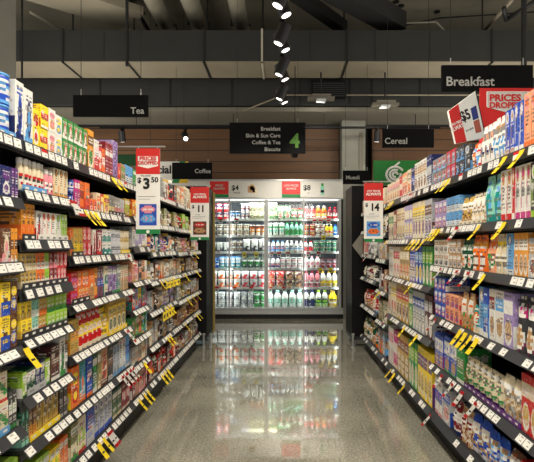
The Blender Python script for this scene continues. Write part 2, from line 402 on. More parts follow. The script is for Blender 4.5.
def product_meshes(des, w, d, h):
    key = (des, round(w, 3), round(d, 3), round(h, 3))
    if key not in _cache:
        sh, cols, st = des.split(':'); b, a, dt = cols.split(',')
        _cache[key] = BUILD[sh](w, d, h, b, a, dt, st, sum(ord(ch)*(i+1) for i, ch in enumerate(des)) % 9973)
    return _cache[key]

ORD = ['zeroth','first','second','third','fourth','fifth','sixth','seventh','eighth','ninth','tenth','eleventh','twelfth','thirteenth','fourteenth',
 'fifteenth','sixteenth','seventeenth','eighteenth','nineteenth','twentieth']+['twenty-'+x for x in ('first','second','third','fourth','fifth','sixth','seventh','eighth','ninth')]+['thirtieth']+['thirty-'+x for x in ('first','second','third','fourth','fifth','sixth','seventh','eighth','ninth')]
def place_product(des, w, d, h, loc, rz, name, label, cat, group):
    parts = product_meshes(des, w, d, h)
    root = bpy.data.objects.new(name, parts[0][1]); C.objects.link(root)
    root.location = loc; root.rotation_euler = (0, 0, rz); tag(root, label, cat, group)
    for p in parts[1:]:
        o = bpy.data.objects.new(p[0], p[1]); C.objects.link(o); o.parent = root; o.location = p[2]
    return root

# ------------------------------------------------------------------ room shell
struct('floor', B(-6.2,6.2,-4,9.5,-.1,0), 'floor')
struct('ceiling', B(-6.2,6.2,-4,9.5,5.0,5.12), 'slab')
struct('wall_back', B(-6.2,6.2,9.0,9.1,0,5.0), 'wall')
# timber bulkhead over the fridges
bh = MB(); bh.box(-6.0,1.02,7.9,8.0,2.3,3.4); bh.box(1.62,6.0,7.9,8.0,2.3,3.4)
o = struct('wall_bulkhead', bh, 'wood')
struct('wall_lower', B(1.62,6.0,8.02,8.1,0,2.3), 'wall')
sf = MB(); sf.box(-6.0,6.0,7.06,7.9,3.42,3.46)
for k in range(14): sf.box(-6.0,6.0,7.08+.06*k,7.10+.06*k,3.40,3.42)
struct('ceiling_soffit', sf, 'soffit')
struct('trim_1', B(-6.0,6.0,7.86,7.898,3.36,3.40), 'dark')
cl = MB(); cl.box(1.04,1.44,7.6,8.0,0,3.40)
struct('column_back', cl, 'column')
struct('column_trim', B(1.33,1.40,7.57,7.598,2.3,3.2), 'soffit')
struct('column_left', B(-1.78,-1.62,2.5,2.68,0,5.0), 'column')

# ------------------------------------------------------------------ ceiling services
def duct_main():
    t = empty('ventilation_duct', (0,6.25,3.85)); tag(t, 'long dark rectangular air duct crossing the aisle below the ceiling', 'duct')
    B(-6.0,6.0,0,.6,.012,.45).obj('duct_body', 'duct', t)
    B(-6.0,6.0,.0,.6,0,.01).obj('lit_underside', 'ductu', t)  # added pale sheet painting light from below onto the same dark duct
    for px in (63,127,204,262,347,492):
        x = (px-VX)*6.25/F; m = MB(); m.box(x-.014,x+.014,-.014,-.001,-.014,.47); m.box(x-.014,x+.014,-.014,.62,-.014,-.001); m.box(x-.014,x+.014,.601,.62,-.014,.47)
        m.obj('strap', 'dark' if px != 262 else 'pipe', t)
        MB().tube((x,.3,.45),(x,.3,1.149),.012,8).obj('hanger_rod', 'dark', t)
    for px in (20,104,310,375,430):
        x = (px-VX)*6.25/F; B(x-.004,x+.004,-.004,0,.02,.45).obj('seam', 'dark', t)
duct_main()
t = empty('rear_duct', (0,7.0,3.475)); tag(t, 'second dark duct running parallel just above the timber bulkhead', 'duct')
B(-6.0,6.0,0,.5,0,.42).obj('duct_body', 'duct', t)
for px in (100,170,232,300,350,372,420,470): 
    x = (px-VX)*7/F; B(x-.012,x+.012,-.012,-.001,.0,.44).obj('strap', 'dark', t)
def railp(px, py): return ((px-VX)*6.974/F, 0, H+(245-py)*6.974/F-3.55)
o = MB().tube(railp(534,95),railp(283,95),.013,8).tube(railp(283,95),railp(243,111),.013,8).obj('conduit_rail', 'ductu'); o.location = (0,6.974,3.55); tag(o, 'pale horizontal conduit rail with a sloping end on the rear duct face', 'rail')
# pipes along the aisle
def cpipe(px0, px1, zc, lab, mm='pipe', cuff=True):
    Hh = zc-H; y0 = 6.0; x = ((px0+px1)/2-VX)*Hh/(245-15)   # centre seen at y=15
    r = abs(px1-px0)/2*Hh/(245-15)
    t = empty('ceiling_pipe', (x, 0, zc)); tag(t, lab, 'pipe', 'pipes along the ceiling')
    MB().tube((0,-1,0),(0,8.6,0),r,20).obj('pipe_run', mm, t, True)
    if cuff: MB().tube((0,7.1,0),(0,7.9,0),r*1.12,20).obj('pipe_sleeve', 'dark', t, True)
    for y in (6.9,):
        B(-r*1.35,r*1.35,y-.02,y+.02,-r*.1,r*.1).obj('clamp', 'dark', t)
        MB().tube((-r*1.2,y,0),(-r*1.2,y,5.0-zc-.002),.01,6).obj('hanger_rod', 'dark', t)
cpipe(153,169,4.7,'thick grey ceiling pipe, leftmost of the three over the aisle')
cpipe(187,204,4.72,'thick grey ceiling pipe with dark sleeve, middle of the three')
cpipe(231,247,4.7,'thick grey ceiling pipe nearest the spotlight track','pipe',False)
cpipe(137,141,4.78,'thin dark ceiling conduit left of the three thick pipes','dark',False)
def slant(name, lab, p0, p1, zc, wd, hh, mm, cat='duct'):
    (ax, ay), (bx, by) = p0, p1; Hh = zc-H
    def W(x, y): Y = F*Hh/(245-y); return Vector(((x-VX)*Y/F, Y, zc))
    a, b = W(ax, ay), W(bx, by); d = (b-a); L = d.length; d.normalize(); a = a-d*.6; L += .75
    o = B(0,L,-wd/2,wd/2,0,hh).obj(name, mm); o.location = a; o.rotation_euler = (0,0,math.atan2(d.y,d.x)); tag(o, lab, cat)
slant('branch_duct', 'broad dark branch duct slanting across the ceiling right of the spotlights', (348,5), (392,29), 4.45, .30, .25, 'dark')
slant('branch_duct', 'narrower dark flexible duct slanting above the spotlight track', (305,6), (338,29), 4.6, .16, .16, 'dark')
slant('ceiling_panel', 'pale flat service duct slanting across the upper left ceiling', (62,0), (126,20), 4.62, .62, .12, 'slab')
def pipe2(name, lab, pts, zc, r, mm):
    Hh = zc-H; m = MB(); P = []
    for x, y in pts: Y = F*Hh/(245-y); P.append(((x-VX)*Y/F, Y, zc))
    for a, b in zip(P, P[1:]): m.tube(a, b, r, 8)
    tag(m.obj(name, mm, None, True), lab, 'conduit')
pipe2('electrical_conduit', 'thin pale conduit running across the right side of the ceiling', [(384,24),(436,22),(444,30)], 4.8, .014, 'pipe')
pipe2('electrical_conduit', 'thin conduit crossing the ceiling over the breakfast sign', [(400,26),(440,18),(534,12)], 4.85, .012, 'dark')
pipe2('sprinkler_pipe', 'red and grey sprinkler pipe running toward the upper right corner', [(484,31),(512,0)], 4.5, .025, 'ductu')
pipe2('sprinkler_pipe', 'dark angled sprinkler pipe at the upper right corner', [(534,2),(506,20),(504,8)], 4.4, .03, 'dark')
pipe2('electrical_conduit', 'thin dark conduit bundle beside the leftmost ceiling pipe', [(30,12),(60,30)], 4.7, .02, 'pipe')
def small(px, py, s, Y, name, lab):
    z = H+(245-py)*Y/F; x = (px-VX)*Y/F; o = B(-s,s,-s,s,0,s*.8).obj(name, 'dark'); o.location = (x, Y, z); tag(o, lab, 'fitting')
for k, (px, py) in enumerate([(82,5),(93,18),(104,21),(142,13),(396,2),(401,6),(437,12)]):
    Y = F*3.74/(245-py); o = MB().tube((0,0,-.012),(0,0,0),.05,12).obj('ceiling_rose', 'dark'); o.location = ((px-VX)*Y/F, Y, 4.998)
    tag(o, 'small dark round fixing on the ceiling slab, %s from the left' % ORD[k+1], 'fitting', 'dark round fixings on the ceiling slab')
# hanging rods
for px, Yr, zb, lab in ((127,5.9,2.32,'thick dark drop rod hanging in front of the duct at left'),(22,6.1,3.0,'thin dark drop rod beside the grey column'),
                    (524,3.6,2.2,'dark drop rod hanging behind the breakfast sign at right')):
    x = (px-VX)*Yr/F; o = MB().tube((0,0,0),(0,0,4.998-zb if px != 127 else 4.998-3.65),.014 if px==22 else .022,8).obj('drop_rod','dark'); o.location = (x,Yr,zb if px != 127 else 3.65)
    tag(o, lab, 'rod')
# grille unit and floodlights hung at the soffit
t = empty('air_conditioning_unit', ((329-VX)*6.9/F, 6.90, 3.56)); tag(t, 'dark slatted air unit hanging under the duct right of the track lights', 'air unit')
m = MB().box(-.27,.27,0,.055,.0,.27); m.obj('casing', 'blackp', t)
m = MB()
for k in range(7): m.box(-.25,.25,-.012,-.001,.02+.033*k,.035+.033*k)
m.obj('grille', 'duct', t)
def flood(px, py, Y, lab, e):
    x = (px-VX)*Y/F; z = H+(245-py)*Y/F; t = empty('floodlight', (x,Y,z)); tag(t, lab, 'floodlight')
    MB().box(-.2,.2,-.06,.06,.0,.035).box(-.14,.14,-.1,.1,.035,.06).obj('housing', 'soffit', t); MB().box(-.07,.07,-.07,.07,-.02,-.001).obj('lens', 'frz', t)
    area('floodlight_lamp', (0,0,-.03), (math.radians(25),0,math.radians(12 if x < 1 else 40)), .12, .12, e, parent=t)
    MB().tube((0,0,.06),(0,0,3.8359-z),.012,8).obj('bracket', 'dark', t)
flood(321,100,6.6,'pale floodlight housing below the slatted air unit',9)
flood(385,106,6.6,'dark floodlight hanging above the cereal sign',9)

# spotlights
def spot_head(loc, aim, lab, power, group='track spotlights over the aisle', r=.054, L=.17, cone=100):
    t = empty('track_spotlight', loc); tag(t, lab, 'spotlight', group)
    d = (Vector(aim)-Vector(loc)).normalized(); p = Vector((0,0,-.13))
    MB().box(-.018,.018,-.06,.06,-.03,0).obj('adaptor', 'blackp', t)
    MB().tube((0,0,-.03),(0,0,-.12),.009,8).obj('stem', 'blackp', t)
    a = p-d*L*.5; b = p+d*L*.5
    MB().tube(a, b, r, 18).obj('can', 'spotb', t, False)
    MB().tube(b+d*.0006, b+d*.003, r*.7, 18).obj('lens', 'lens', t, False)
    l = bpy.data.lights.new('spot_bulb', 'SPOT'); l.energy = power; l.spot_size = math.radians(cone); l.spot_blend = .8; l.shadow_soft_size = .06; l.color = WARM
    o = bpy.data.objects.new('spot_bulb', l); C.objects.link(o); o.parent = t; o.location = b+d*.03; o.rotation_euler = d.to_track_quat('-Z','Y').to_euler()
ys = [-1.0,-.2,.6,1.3,2.0,2.6,3.2,3.8,4.5,5.25]
nth = 0
for k, y in enumerate(ys):
    for s in (-1, 1):
        off = 0 if s < 0 else .13
        nth += 1
        spot_head((0, y+off, 3.2), (s*1.0, y+off+.15, .8), 'black track spotlight over the aisle, %s from the fridge, aimed %s' % (ORD[len(ys)-k], 'left' if s < 0 else 'right'), SPOT_W)
tr = B(-.02,.02,-1.4,5.7,0,.03).obj('lighting_track', 'blackp'); tr.location = (0,0,3.2); tag(tr, 'black lighting track running along the middle of the aisle', 'track')
tr = B(-3.0,2.6,-.02,.02,0,.03).obj('lighting_track', 'blackp'); tr.location = (0,7.25,3.17); tag(tr, 'black lighting track crossing in front of the timber bulkhead', 'track')
for x_ in (-2.4,-.8,.7,2.2): MB().tube((x_,0,.03),(x_,0,.2745),.006,6).obj('hanger_rod','dark',tr)
for px, lab, aim in ((122,'black spotlight on the rear track above the purple cartons',(0,.4,-1)),(185,'lit rear-track spotlight shining at the camera beside the timber wall',(.35,-.9,-.65)),(377,'black spotlight on the rear track beside the cereal sign',(0,.3,-1))):
    x = (px-VX)*7.25/F; spot_head((x,7.25,3.17), (x+aim[0],7.25+aim[1],3.04+aim[2]), lab, 12, 'spotlights on the rear track')
spot_head(((295-VX)*6.4/F,6.4,2.62+.13), ((295-VX)*6.4/F-.1,7.4,1.7), 'black spotlight hanging just below the aisle number sign', 45, None)
o = MB().tube((0,0,0),(0,0,3.8495-2.75),.006,6).obj('drop_rod','blackp'); o.location = ((295-VX)*6.4/F,6.4,2.75); tag(o,'thin rod holding the spotlight below the aisle number sign','rod')

# ------------------------------------------------------------------ shelving bays
AL, AR = 1.0, .97
SB = .012
def ylp(px): return F*(AL+SB)/(VX-px)
def yrp(px): return F*(AR+SB)/(px-VX)
def yl(px): return F*AL/(VX-px)
def yr(px): return F*AR/(px-VX)
def ticket_mesh(kind):
    R = random.Random(kind); A = Art(10, 8, LP['white'])
    A.lines(.1,.8,.8,1,LP['grey'],R); A.rect(.5,.8,.25,.4,LP['grey'])
    if kind == 2: A.rect(0,1,0,1,LP['yellow']); A.rect(.2,.8,.2,.5,LP['black'])
    if kind == 3: A.rect(0,1,.6,1,LP['red'])
    mb = MB(); w, h = .046, .034
    face_grid(mb, A, (-w/2,-.0012,-h/2), (w,0,0), (0,0,h)); mb.box(-w/2,w/2,-.0011,0,-h/2,h/2,LP['white']); return mb.mesh('price_ticket','paper')
TK = {k: ticket_mesh(k) for k in (0,1,2,3)}
def flag_mesh(kind):
    mb = MB(); w = .034; A = Art(6, 12, rgb(254,232,52) if kind == 'y' else LP['white'])
    if kind == 'y': A.rect(.15,.85,.3,.45,LP['charcoal']); A.rect(.2,.7,.55,.62,LP['charcoal'])
    else: A.rect(0,1,0,.14,LP['red']); A.rect(0,1,.72,1,LP['red']); A.rect(.2,.8,.3,.4,LP['charcoal'])
    P = [(0,.008),(-.010,-.012),(-.032,-.04),(-.055,-.066)]
    n = 0
    for (a, b), (c, d) in zip(P, P[1:]):
        for k in range(4):
            f0, f1 = k/4, (k+1)/4; v = 1-(n*4+k+.5)/12; 
            y0, z0, y1, z1 = a+(c-a)*f0, b+(d-b)*f0, a+(c-a)*f1, b+(d-b)*f1
            for i in range(6):
                x0, x1 = -w/2+w*i/6, -w/2+w*(i+1)/6; cc = A.g[int(v*12)][i]
                mb.quad((x0,y1,z1),(x1,y1,z1),(x1,y0,z0),(x0,y0,z0),cc)
                mb.quad((x0,y0+.0008,z0),(x1,y0+.0008,z0),(x1,y1+.0008,z1),(x0,y1+.0008,z1),cc)
        n += 1
    return mb.mesh('sale_flag','flag')
FL = {k: flag_mesh(k) for k in 'yr'}

def bay(side, y0, y1, zs, label, flags={}, depth=.42, pitch=.062, hb=1.78):
    """local frame: x along the bay (0..L), -y towards the aisle, front strips at y=0"""
    L = y1-y0-.004
    if side == 'L': t = empty('shelving_bay', (-AL, y0+.002, 0), math.pi/2)
    else: t = empty('shelving_bay', (AR, y1-.002, 0), -math.pi/2)
    tag(t, label, 'shelving')
    B(0,L,depth+.02,depth+.04,.0,hb).obj('back_panel','back',t)
    for x in (0, L-.012): B(x,x+.012,depth-.03,depth+.018,.0,hb).obj('upright','blackp',t)
    base = min(zs)
    B(.0,L,.05,depth+.01,.0,base-.045).obj('plinth','plinth',t)
    for i, z in enumerate(sorted(zs, reverse=True)):
        isb = z == base; top = z+.012
        m = MB(); m.box(.002,L-.002,.008,depth-.032,top-.02,top)
        m.box(.002,L-.002,.006,.012,top-.045,top-.02)
        if isb: m.box(.002,L-.002,.012,.05,top-.075,top-.02)
        sh = m.obj('shelf','shelf',t)
        tilt = math.radians(8 if z > 1.5 else 20 if z > 1.0 else 38)
        hs = .046
        st = B(.002,L-.002,-.0025,.0,-hs/2,hs/2).obj('price_strip','strip',sh); st.location = (0,-.004 - (hs/2)*math.sin(tilt)*.55,z-.004); st.rotation_euler = (-tilt,0,0)
        n = int(L/pitch); R = random.Random(int(z*1000)+int(y0*77))
        fl = flags.get(i, {})
        k = 0; xx = .03
        while xx < L-.03:
            if R.random() > (.1 if side == 'L' else (.6 if isb else .3)):
                o = bpy.data.objects.new('price_ticket', TK[R.choice((0,0,1,1,0,3)) if z > 1.5 else R.choice((0,1))]); C.objects.link(o); o.parent = sh
                o.location = (xx, st.location.y-.0026*math.cos(tilt)-.0006, z-.004+.0026*math.sin(tilt)); o.rotation_euler = (-tilt,0,0)
            xx += pitch*R.uniform(.75,1.25) if z <= 1.5 else .056
        for (f, kd) in fl:
            x = f*L if side == 'L' else (1-f)*L
            o = bpy.data.objects.new('sale_flag', FL[kd]); C.objects.link(o); o.parent = sh; o.location = (x, st.location.y-.012, z+.0); o.rotation_euler = (0,0,R.uniform(-.15,.15))
    if label.startswith('coffee shelving bay just'):
        for (z, x0, x1, dz) in ((.955,.42,.98,.052),(.72,.3,.72,.075)):
            m = MB(); c = rgb(254,232,52); a, b = L*x0, L*x1; m.box(a,b,-.001,0,-dz,0,c)
            for k in range(4): u = a+(b-a)*(k+.25)/4; m.box(u,u+(b-a)*.12,-.0016,-.0011,-dz*.7,-dz*.3,LP['charcoal'])
            m.obj('sale_banner','paper',t).location = (0,-.034,z-.02)
    return t
TOPZ = 1.635
LB = [('nearest left bay', 1.28, yl(22), [TOPZ,1.41,1.17,.85,.545,.186]),
      ('second left bay', yl(22), yl(71), [TOPZ,1.45,1.255,1.06,.865,.635,.443,.186]),
      ('third left bay', yl(71), yl(132), [TOPZ,1.415,1.18,.947,.705,.44,.186]),
      ('fourth left bay', yl(132), yl(149), [TOPZ,1.43,1.222,.984,.793,.595,.41,.186]),
      ('fifth left bay', yl(149), yl(177), [TOPZ,1.40,1.18,.955,.72,.455,.186]),
      ('farthest left bay', yl(177), yl(200), [TOPZ,1.395,1.165,.95,.69,.455,.186])]
RB = [('nearest right bay', 1.12, yr(432), [1.62,1.34,1.105,.79,.475,.165]),
      ('second right bay', yr(432), yr(387), [1.62,1.28,.96,.61,.165]),
      ('third right bay', yr(387), yr(377), [1.62,1.35,1.10,.79,.49,.165]),
      ('farthest right bay', yr(377), yr(362), [1.62,1.40,1.13,.86,.53,.165])]
FLG = {'nearest left bay': {3: [(.97,'y')]},
  'second left bay': {1: [(.97,'r'),(.9,'r')]},
  'third left bay': {0: [(.55,'y'),(.66,'y')], 1: [(.12,'y'),(.19,'y'),(.26,'y')], 2: [(.85,'r')], 4: [(.82,'r')], 5: [(.72,'r'),(.8,'r'),(.88,'r'),(.94,'r')], 6: [(.3,'y'),(.38,'y'),(.46,'r'),(.5,'r')]},
  'fourth left bay': {6: [(.5,'y')], 7: [(.2,'y'),(.5,'y'),(.7,'y')]},
  'fifth left bay': {2: [(.6,'r')], 3: [(.25,'y'),(.4,'y'),(.55,'y'),(.7,'y')], 4: [(.4,'y'),(.5,'y'),(.6,'y')], 5: [(.5,'y'),(.6,'y')], 6:[(.3,'y'),(.4,'y'),(.5,'y')]},
  'farthest left bay': {1: [(.4,'y'),(.6,'y')], 2: [(.4,'r'),(.6,'y')], 3: [(.2,'y'),(.7,'y')], 4: [(.3,'y'),(.5,'y'),(.7,'y')], 5: [(.2,'y'),(.7,'y'),(.8,'y')]},
  'nearest right bay': {0: [(0.361,'y'),(0.439,'y'),(0.805,'y'),(0.844,'y')], 1: [(0.439,'y'),(0.579,'y'),(0.735,'r'),(0.953,'y'),(0.922,'y'),(0.891,'y')], 2: [(0.875,'r'),(0.735,'r'),(0.649,'r'),(0.548,'y')], 3: [(0.922,'r'),(0.704,'y'),(0.665,'y'),(0.626,'y'),(0.587,'y')], 4: [(0.860,'r'),(0.766,'r'),(0.688,'r'),(0.595,'r')], 5: [(0.977,'r')]},
  'second right bay': {0: [(.75,'y'),(.83,'y'),(.3,'r')], 1: [(.08,'y'),(.16,'y'),(.24,'y'),(.3,'y'),(.95,'y')], 2: [(.3,'y')], 3: [(.45,'y'),(.2,'y'),(.9,'r')], 4: [(.45,'y'),(.7,'y'),(.8,'y')]},
  'third right bay': {1: [(.5,'y')], 3: [(.5,'y')]}, 'farthest right bay': {1: [(.5,'y')], 2: [(.5,'r')]}}
BLAB = {'nearest left bay': 'tea shelving bay nearest the camera on the left', 'second left bay': 'narrow tea shelving bay with eight close shelves, second on the left',
 'third left bay': 'wide tea shelving bay before the hanging $3.50 card, third on the left', 'fourth left bay': 'narrow shelving bay behind the hanging $3.50 card',
 'fifth left bay': 'coffee shelving bay just past the hanging $3.50 card, fifth on the left', 'farthest left bay': 'coffee shelving bay nearest the fridge on the left',
 'nearest right bay': 'cereal shelving bay nearest the camera under the breakfast sign', 'second right bay': 'tall-shelved cereal shelving bay, second on the right',
 'third right bay': 'narrow shelving bay beside the hanging $14 card on the right', 'farthest right bay': 'muesli shelving bay nearest the fridge on the right'}
for n_, a_, b_, z_ in LB: bay('L', a_, b_, z_, BLAB[n_], FLG.get(n_, {}))
for n_, a_, b_, z_ in RB: bay('R', a_, b_, z_, BLAB[n_], FLG.get(n_, {}))

# ------------------------------------------------------------------ stocking
COUNT = {}
trays = {}
def words(des):
    b, a, d = des.split(':')[1].split(','); return b+' and '+a
NOUN_L = dict(c='tea carton', p='tea pouch', q='tea bag packet', j='coffee jar', t='drink tin', b='syrup bottle', u='tub')
NOUN_LC = dict(c='coffee carton', p='coffee pouch', q='coffee packet', j='coffee jar', t='coffee tin', b='bottle', u='tub')
NOUN_R = dict(c='cereal box', p='cereal pouch', q='oats bag', j='jar', t='tin', b='bottle', u='tub')
CATN = dict(c='carton', p='pouch', q='bag', j='jar', t='tin', b='bottle', u='tub')
def stock(side, z, start, runs, bayname=None, depth=.15):
    """runs: (end_px, design, unit height, count[, stack[, tray colour]]) from start px"""
    px = start
    for r in runs:
        e, des, h, n = r[0], r[1], r[2], r[3]; stk = r[4] if len(r) > 4 else 1; tray = r[5] if len(r) > 5 else None
        if des:
            ya, yb = (ylp(px), ylp(e)) if side == 'L' else (yrp(px), yrp(e))
            if ya > yb: ya, yb = yb, ya
            pitch = (yb-ya)/n; bays = LB if side == 'L' else RB
            mid = (ya+yb)/2; bn = [x for x in bays if x[1] <= mid <= x[2]+.001] or [bays[0] if mid < bays[0][1] else bays[-1]]; bn = bn[0]
            ya_ = max(ya, bn[1]+.004) if z < 1.6 else ya; yb_ = min(yb, bn[2]-.004) if z < 1.6 else yb
            if yb_-ya_ < .018*n: px = e; continue
            ya, yb = ya_, yb_; pitch = (yb-ya)/n
            zs = sorted(bn[3], reverse=True); si = min(range(len(zs)), key=lambda i: abs(zs[i]-z)); z_ = zs[si]
            above = [q for q in zs if q > z_+.01]; hmax = ((min(above)-z_-.052)/stk if above else 1); h = min(h, hmax); sh = des[0]; nouns = (NOUN_L if side == 'L' and mid < 2.9 else NOUN_LC) if side == 'L' else NOUN_R
            w = min(pitch*(.95 if sh == 'c' else .93), .2)
            d = depth if sh == 'c' else (w if sh in 'jtbu' else min(w*.62, .09)); ww = w
            if sh in 'pq': d = max(.045, min(.10, w*.6))
            ztop = z_+.0128
            if tray:
                trays[(side, round(z_,3), round(ya,3))] = (ya, yb, ztop, tray, max(d, .1), bn[0], si)
                ztop += .0035
            for i in range(n):
                yc = ya+pitch*(i+.5)
                if not (bays[0][1] <= yc): continue
                if side == 'R': pass
                kk = (side, bn[0], si); COUNT[kk] = COUNT.get(kk, 0)
                for s in range(stk):
                    setb = SB+random.uniform(.0, .006)+(.003 if tray else 0)
                    x = -(AL+setb+d/2) if side == 'L' else (AR+setb+d/2)
                    rz = (math.pi/2 if side == 'L' else -math.pi/2)+random.uniform(-.02,.02)*(1 if sh != 'c' else .5)
                    PENDING.append(dict(side=side, bay=bn[0], si=si, y=yc, s=s, stk=stk, des=des, w=ww, d=d, h=h, loc=(x, yc, ztop+s*(h+.0006)), rz=rz, noun=nouns[sh], cat=CATN[sh]))
        px = e
PENDING = []
def rnd(palette, shapes, n, h0, h1, start, end, styles=('band','logo','fig','split','photo','vert','leaf'), seed=0):
    """a mixed run of n kinds between two pixel columns"""
    R = random.Random(seed); out = []; px = start
    for k in range(n):
        b = palette[k % len(palette)] if R.random() < .6 else R.choice(palette); a = R.choice([c for c in palette if c != b]); d = R.choice(['white','tan','gold','charcoal','cream','grey'])
        out.append((start+(end-start)*(k+1)/n, '%s:%s,%s,%s:%s' % (R.choice(shapes), b, a, d, R.choice(styles)), R.uniform(h0, h1), 1))
    return out
# --- left top shelf
stock('L', TOPZ, -50, [(-16,'t:blue,white,sky:band',.116,2,2,'sky'),(1,'t:blue,white,sky:band',.116,1,2,'sky'),(16,'t:blue,white,sky:band',.116,1,2,'sky'),(25,'c:white,navy,blue:fig',.235,1),(34,'c:white,sky,navy:fig',.225,1),(41,'c:yellow,red,white:logo',.165,1),
 (49,'c:yellow,red,white:band',.098,1,2),(56,'c:white,pink,amber:logo',.1,1,2),(63,'c:white,yellow,sky:logo',.095,1,2),(88,'c:green,white,red:fig',.098,5,2),(94,'c:amber,brown,green:photo',.21,1),
 (99,'c:white,red,pink:split',.175,1),(103,'c:red,white,orange:logo',.15,1),(106,'c:orange,white,red:band',.15,1),(113.5,'c:crimson,pink,white:dots',.2,2),(118.5,'c:lilac,purple,white:rings',.235,1),
 (121,'c:red,orange,white:band',.11,1),(126,'c:tan,green,brown:logo',.115,2),(133,'c:sky,white,navy:split',.125,2),
 (149,'c:green,forest,white:leaf',.12,4)]+rnd(['charcoal','navy','cream','brown','grey','white','red'],'jpc',9,.13,.2,150,177,seed=1)+rnd(['tan','cream','orange','cream','brown','tan'],'c',7,.17,.215,177.5,199.5,seed=2))
# --- nearest left bay
stock('L', 1.41, -50, [(12,'c:navy,purple,white:logo',.118,5),(21,'c:purple,navy,white:band',.118,2)])
stock('L', 1.17, -50, [(12,'c:brown,pink,cream:fig',.13,5),(21.5,'c:amber,brown,white:band',.13,2)])
stock('L', .85, -50, [(11,'c:yellow,blue,brown:split',.125,5,2),(21,'c:brown,yellow,blue:logo',.125,1,2)])
stock('L', .545, -50, [(10,'c:cream,green,red:leaf',.112,4,2,'sky'),(21,'c:charcoal,white,green:band',.14,2)])
stock('L', .186, -50, [(10,'c:lime,yellow,white:leaf',.13,5,2),(21,'c:lime,white,gold:logo',.12,2,2)])
# --- second left bay
stock('L', 1.45, 22.5, [(47,'j:cream,red,white:logo',.128,6,1,'sky'),(55,'j:pink,red,white:logo',.115,2),(69,'c:cream,amber,charcoal:vert',.135,3)])
stock('L', 1.255, 22.5, [(36,'c:amber,orange,brown:split',.15,3,1,'charcoal'),(38,None,0,1),(69.5,'c:white,red,orange:vert',.118,1)][:2]+[(43,'c:white,red,charcoal:fig',.122,1,1,'white'),(47.5,'c:white,red,orange:vert',.12,1,1,'white'),(52,'c:white,orange,red:vert',.12,1,1,'white'),(57,'c:white,orange,amber:vert',.12,1,1,'white'),(62,'c:white,lime,green:vert',.12,1,1,'white'),(69.5,'c:lime,white,green:vert',.12,2,1,'white')])
stock('L', 1.06, 22.5, [(38,'c:gold,cream,charcoal:split',.07,4,2,'charcoal'),(46,'c:orange,white,charcoal:split',.07,2,2,'charcoal'),(51,'c:lime,white,green:split',.07,1,2,'charcoal'),(58,'c:crimson,pink,white:split',.07,2,2,'charcoal'),(69.5,'c:red,pink,white:logo',.07,3,2,'charcoal')])
stock('L', .865, 22.5, [(33,'c:yellow,gold,charcoal:split',.072,2,2,'charcoal'),(40,'c:mint,white,teal:split',.072,2,2,'charcoal'),(48,'c:gold,orange,white:split',.072,2,2,'charcoal'),(69.5,'c:lime,green,white:split',.072,5,2,'charcoal')])
stock('L', .635, 22.5, [(27,'c:lime,white,forest:leaf',.10,1),(37,'c:forest,white,red:leaf',.10,2,1,'silver'),(46,'c:navy,grey,white:leaf',.115,2,1,'silver'),(51,'c:lime,white,green:leaf',.11,1),(60,'c:maroon,brown,white:band',.155,1),(65.5,'c:white,green,black:fig',.18,1),(69.8,'c:charcoal,white,grey:band',.14,1)])
stock('L', .443, 22.5, [(30,'c:forest,mint,teal:vert',.14,2),(38,'c:brown,amber,gold:split',.15,2,1,'yellow'),(60,'c:gold,brown,white:vert',.15,4,1,'yellow'),(69.5,'c:charcoal,maroon,grey:band',.15,2)])
stock('L', .186, 22.5, [(50,'c:lime,yellow,white:leaf',.16,4,1),(60,'c:yellow,lime,white:leaf',.15,2),(69.5,'c:orange,peach,cream:leaf',.16,2)])
# --- third left bay
stock('L', 1.415, 72, [(75,'t:blue,white,navy:band',.07,1,2),(80,'c:magenta,purple,pink:leaf',.145,2),(85,'c:orange,crimson,red:band',.145,2),(90,'c:orange,red,teal:split',.145,1),(97,'c:orange,red,white:logo',.068,2,1),(101,'c:cream,orange,brown:logo',.11,1),
  (104,'c:red,yellow,white:photo',.11,1),(109,'c:yellow,red,orange:photo',.11,1),(115,'c:grey,yellow,charcoal:split',.115,2,1,'charcoal'),(121,'c:grey,red,white:split',.112,2,1,'charcoal'),(125.5,'c:silver,pink,grey:split',.11,2,1,'charcoal'),(130,'c:gold,lime,red:leaf',.125,1)])
stock('L', 1.18, 72, [(75,'c:orange,tan,gold:band',.135,1,1,'charcoal'),(83.5,'c:gold,yellow,olive:split',.14,2,1,'charcoal'),(91.5,'c:red,pink,white:logo',.075,2,2),(93.5,None,0,1),(97,'c:white,crimson,red:fig',.14,1),(103,'c:crimson,red,white:fig',.14,1),(111.5,'c:white,teal,navy:split',.072,2,2,'teal'),
  (121,'c:white,blue,navy:stripe',.075,2,2),(130,'c:cream,gold,white:split',.072,3,2,'yellow'),(131.5,None,0,1)])
stock('L', .947, 72, [(79,'c:red,magenta,lilac:band',.075,2,2,'charcoal'),(90,'c:orange,amber,red:photo',.078,3,2,'charcoal'),(95,'c:orange,tan,cream:split',.16,1),(98,'c:amber,brown,red:band',.165,1),(104.5,'c:navy,orange,blue:stripe',.165,2),(108,'c:cream,teal,navy:band',.17,1),
  (113,'c:lilac,purple,charcoal:leaf',.165,1),(117,'c:lilac,purple,green:leaf',.16,1),(121,'c:grey,teal,green:leaf',.17,1),(129,'c:cream,tan,red:split',.16,3),(131.5,None,0,1)])
stock('L', .705, 71.5, [(80,'c:gold,amber,tan:band',.165,2),(103,'p:red,yellow,cream:band',.185,5),(109,'p:yellow,gold,cream:band',.17,1),(127,'c:gold,yellow,forest:photo',.205,4,1,'yellow'),(131.5,None,0,1)])
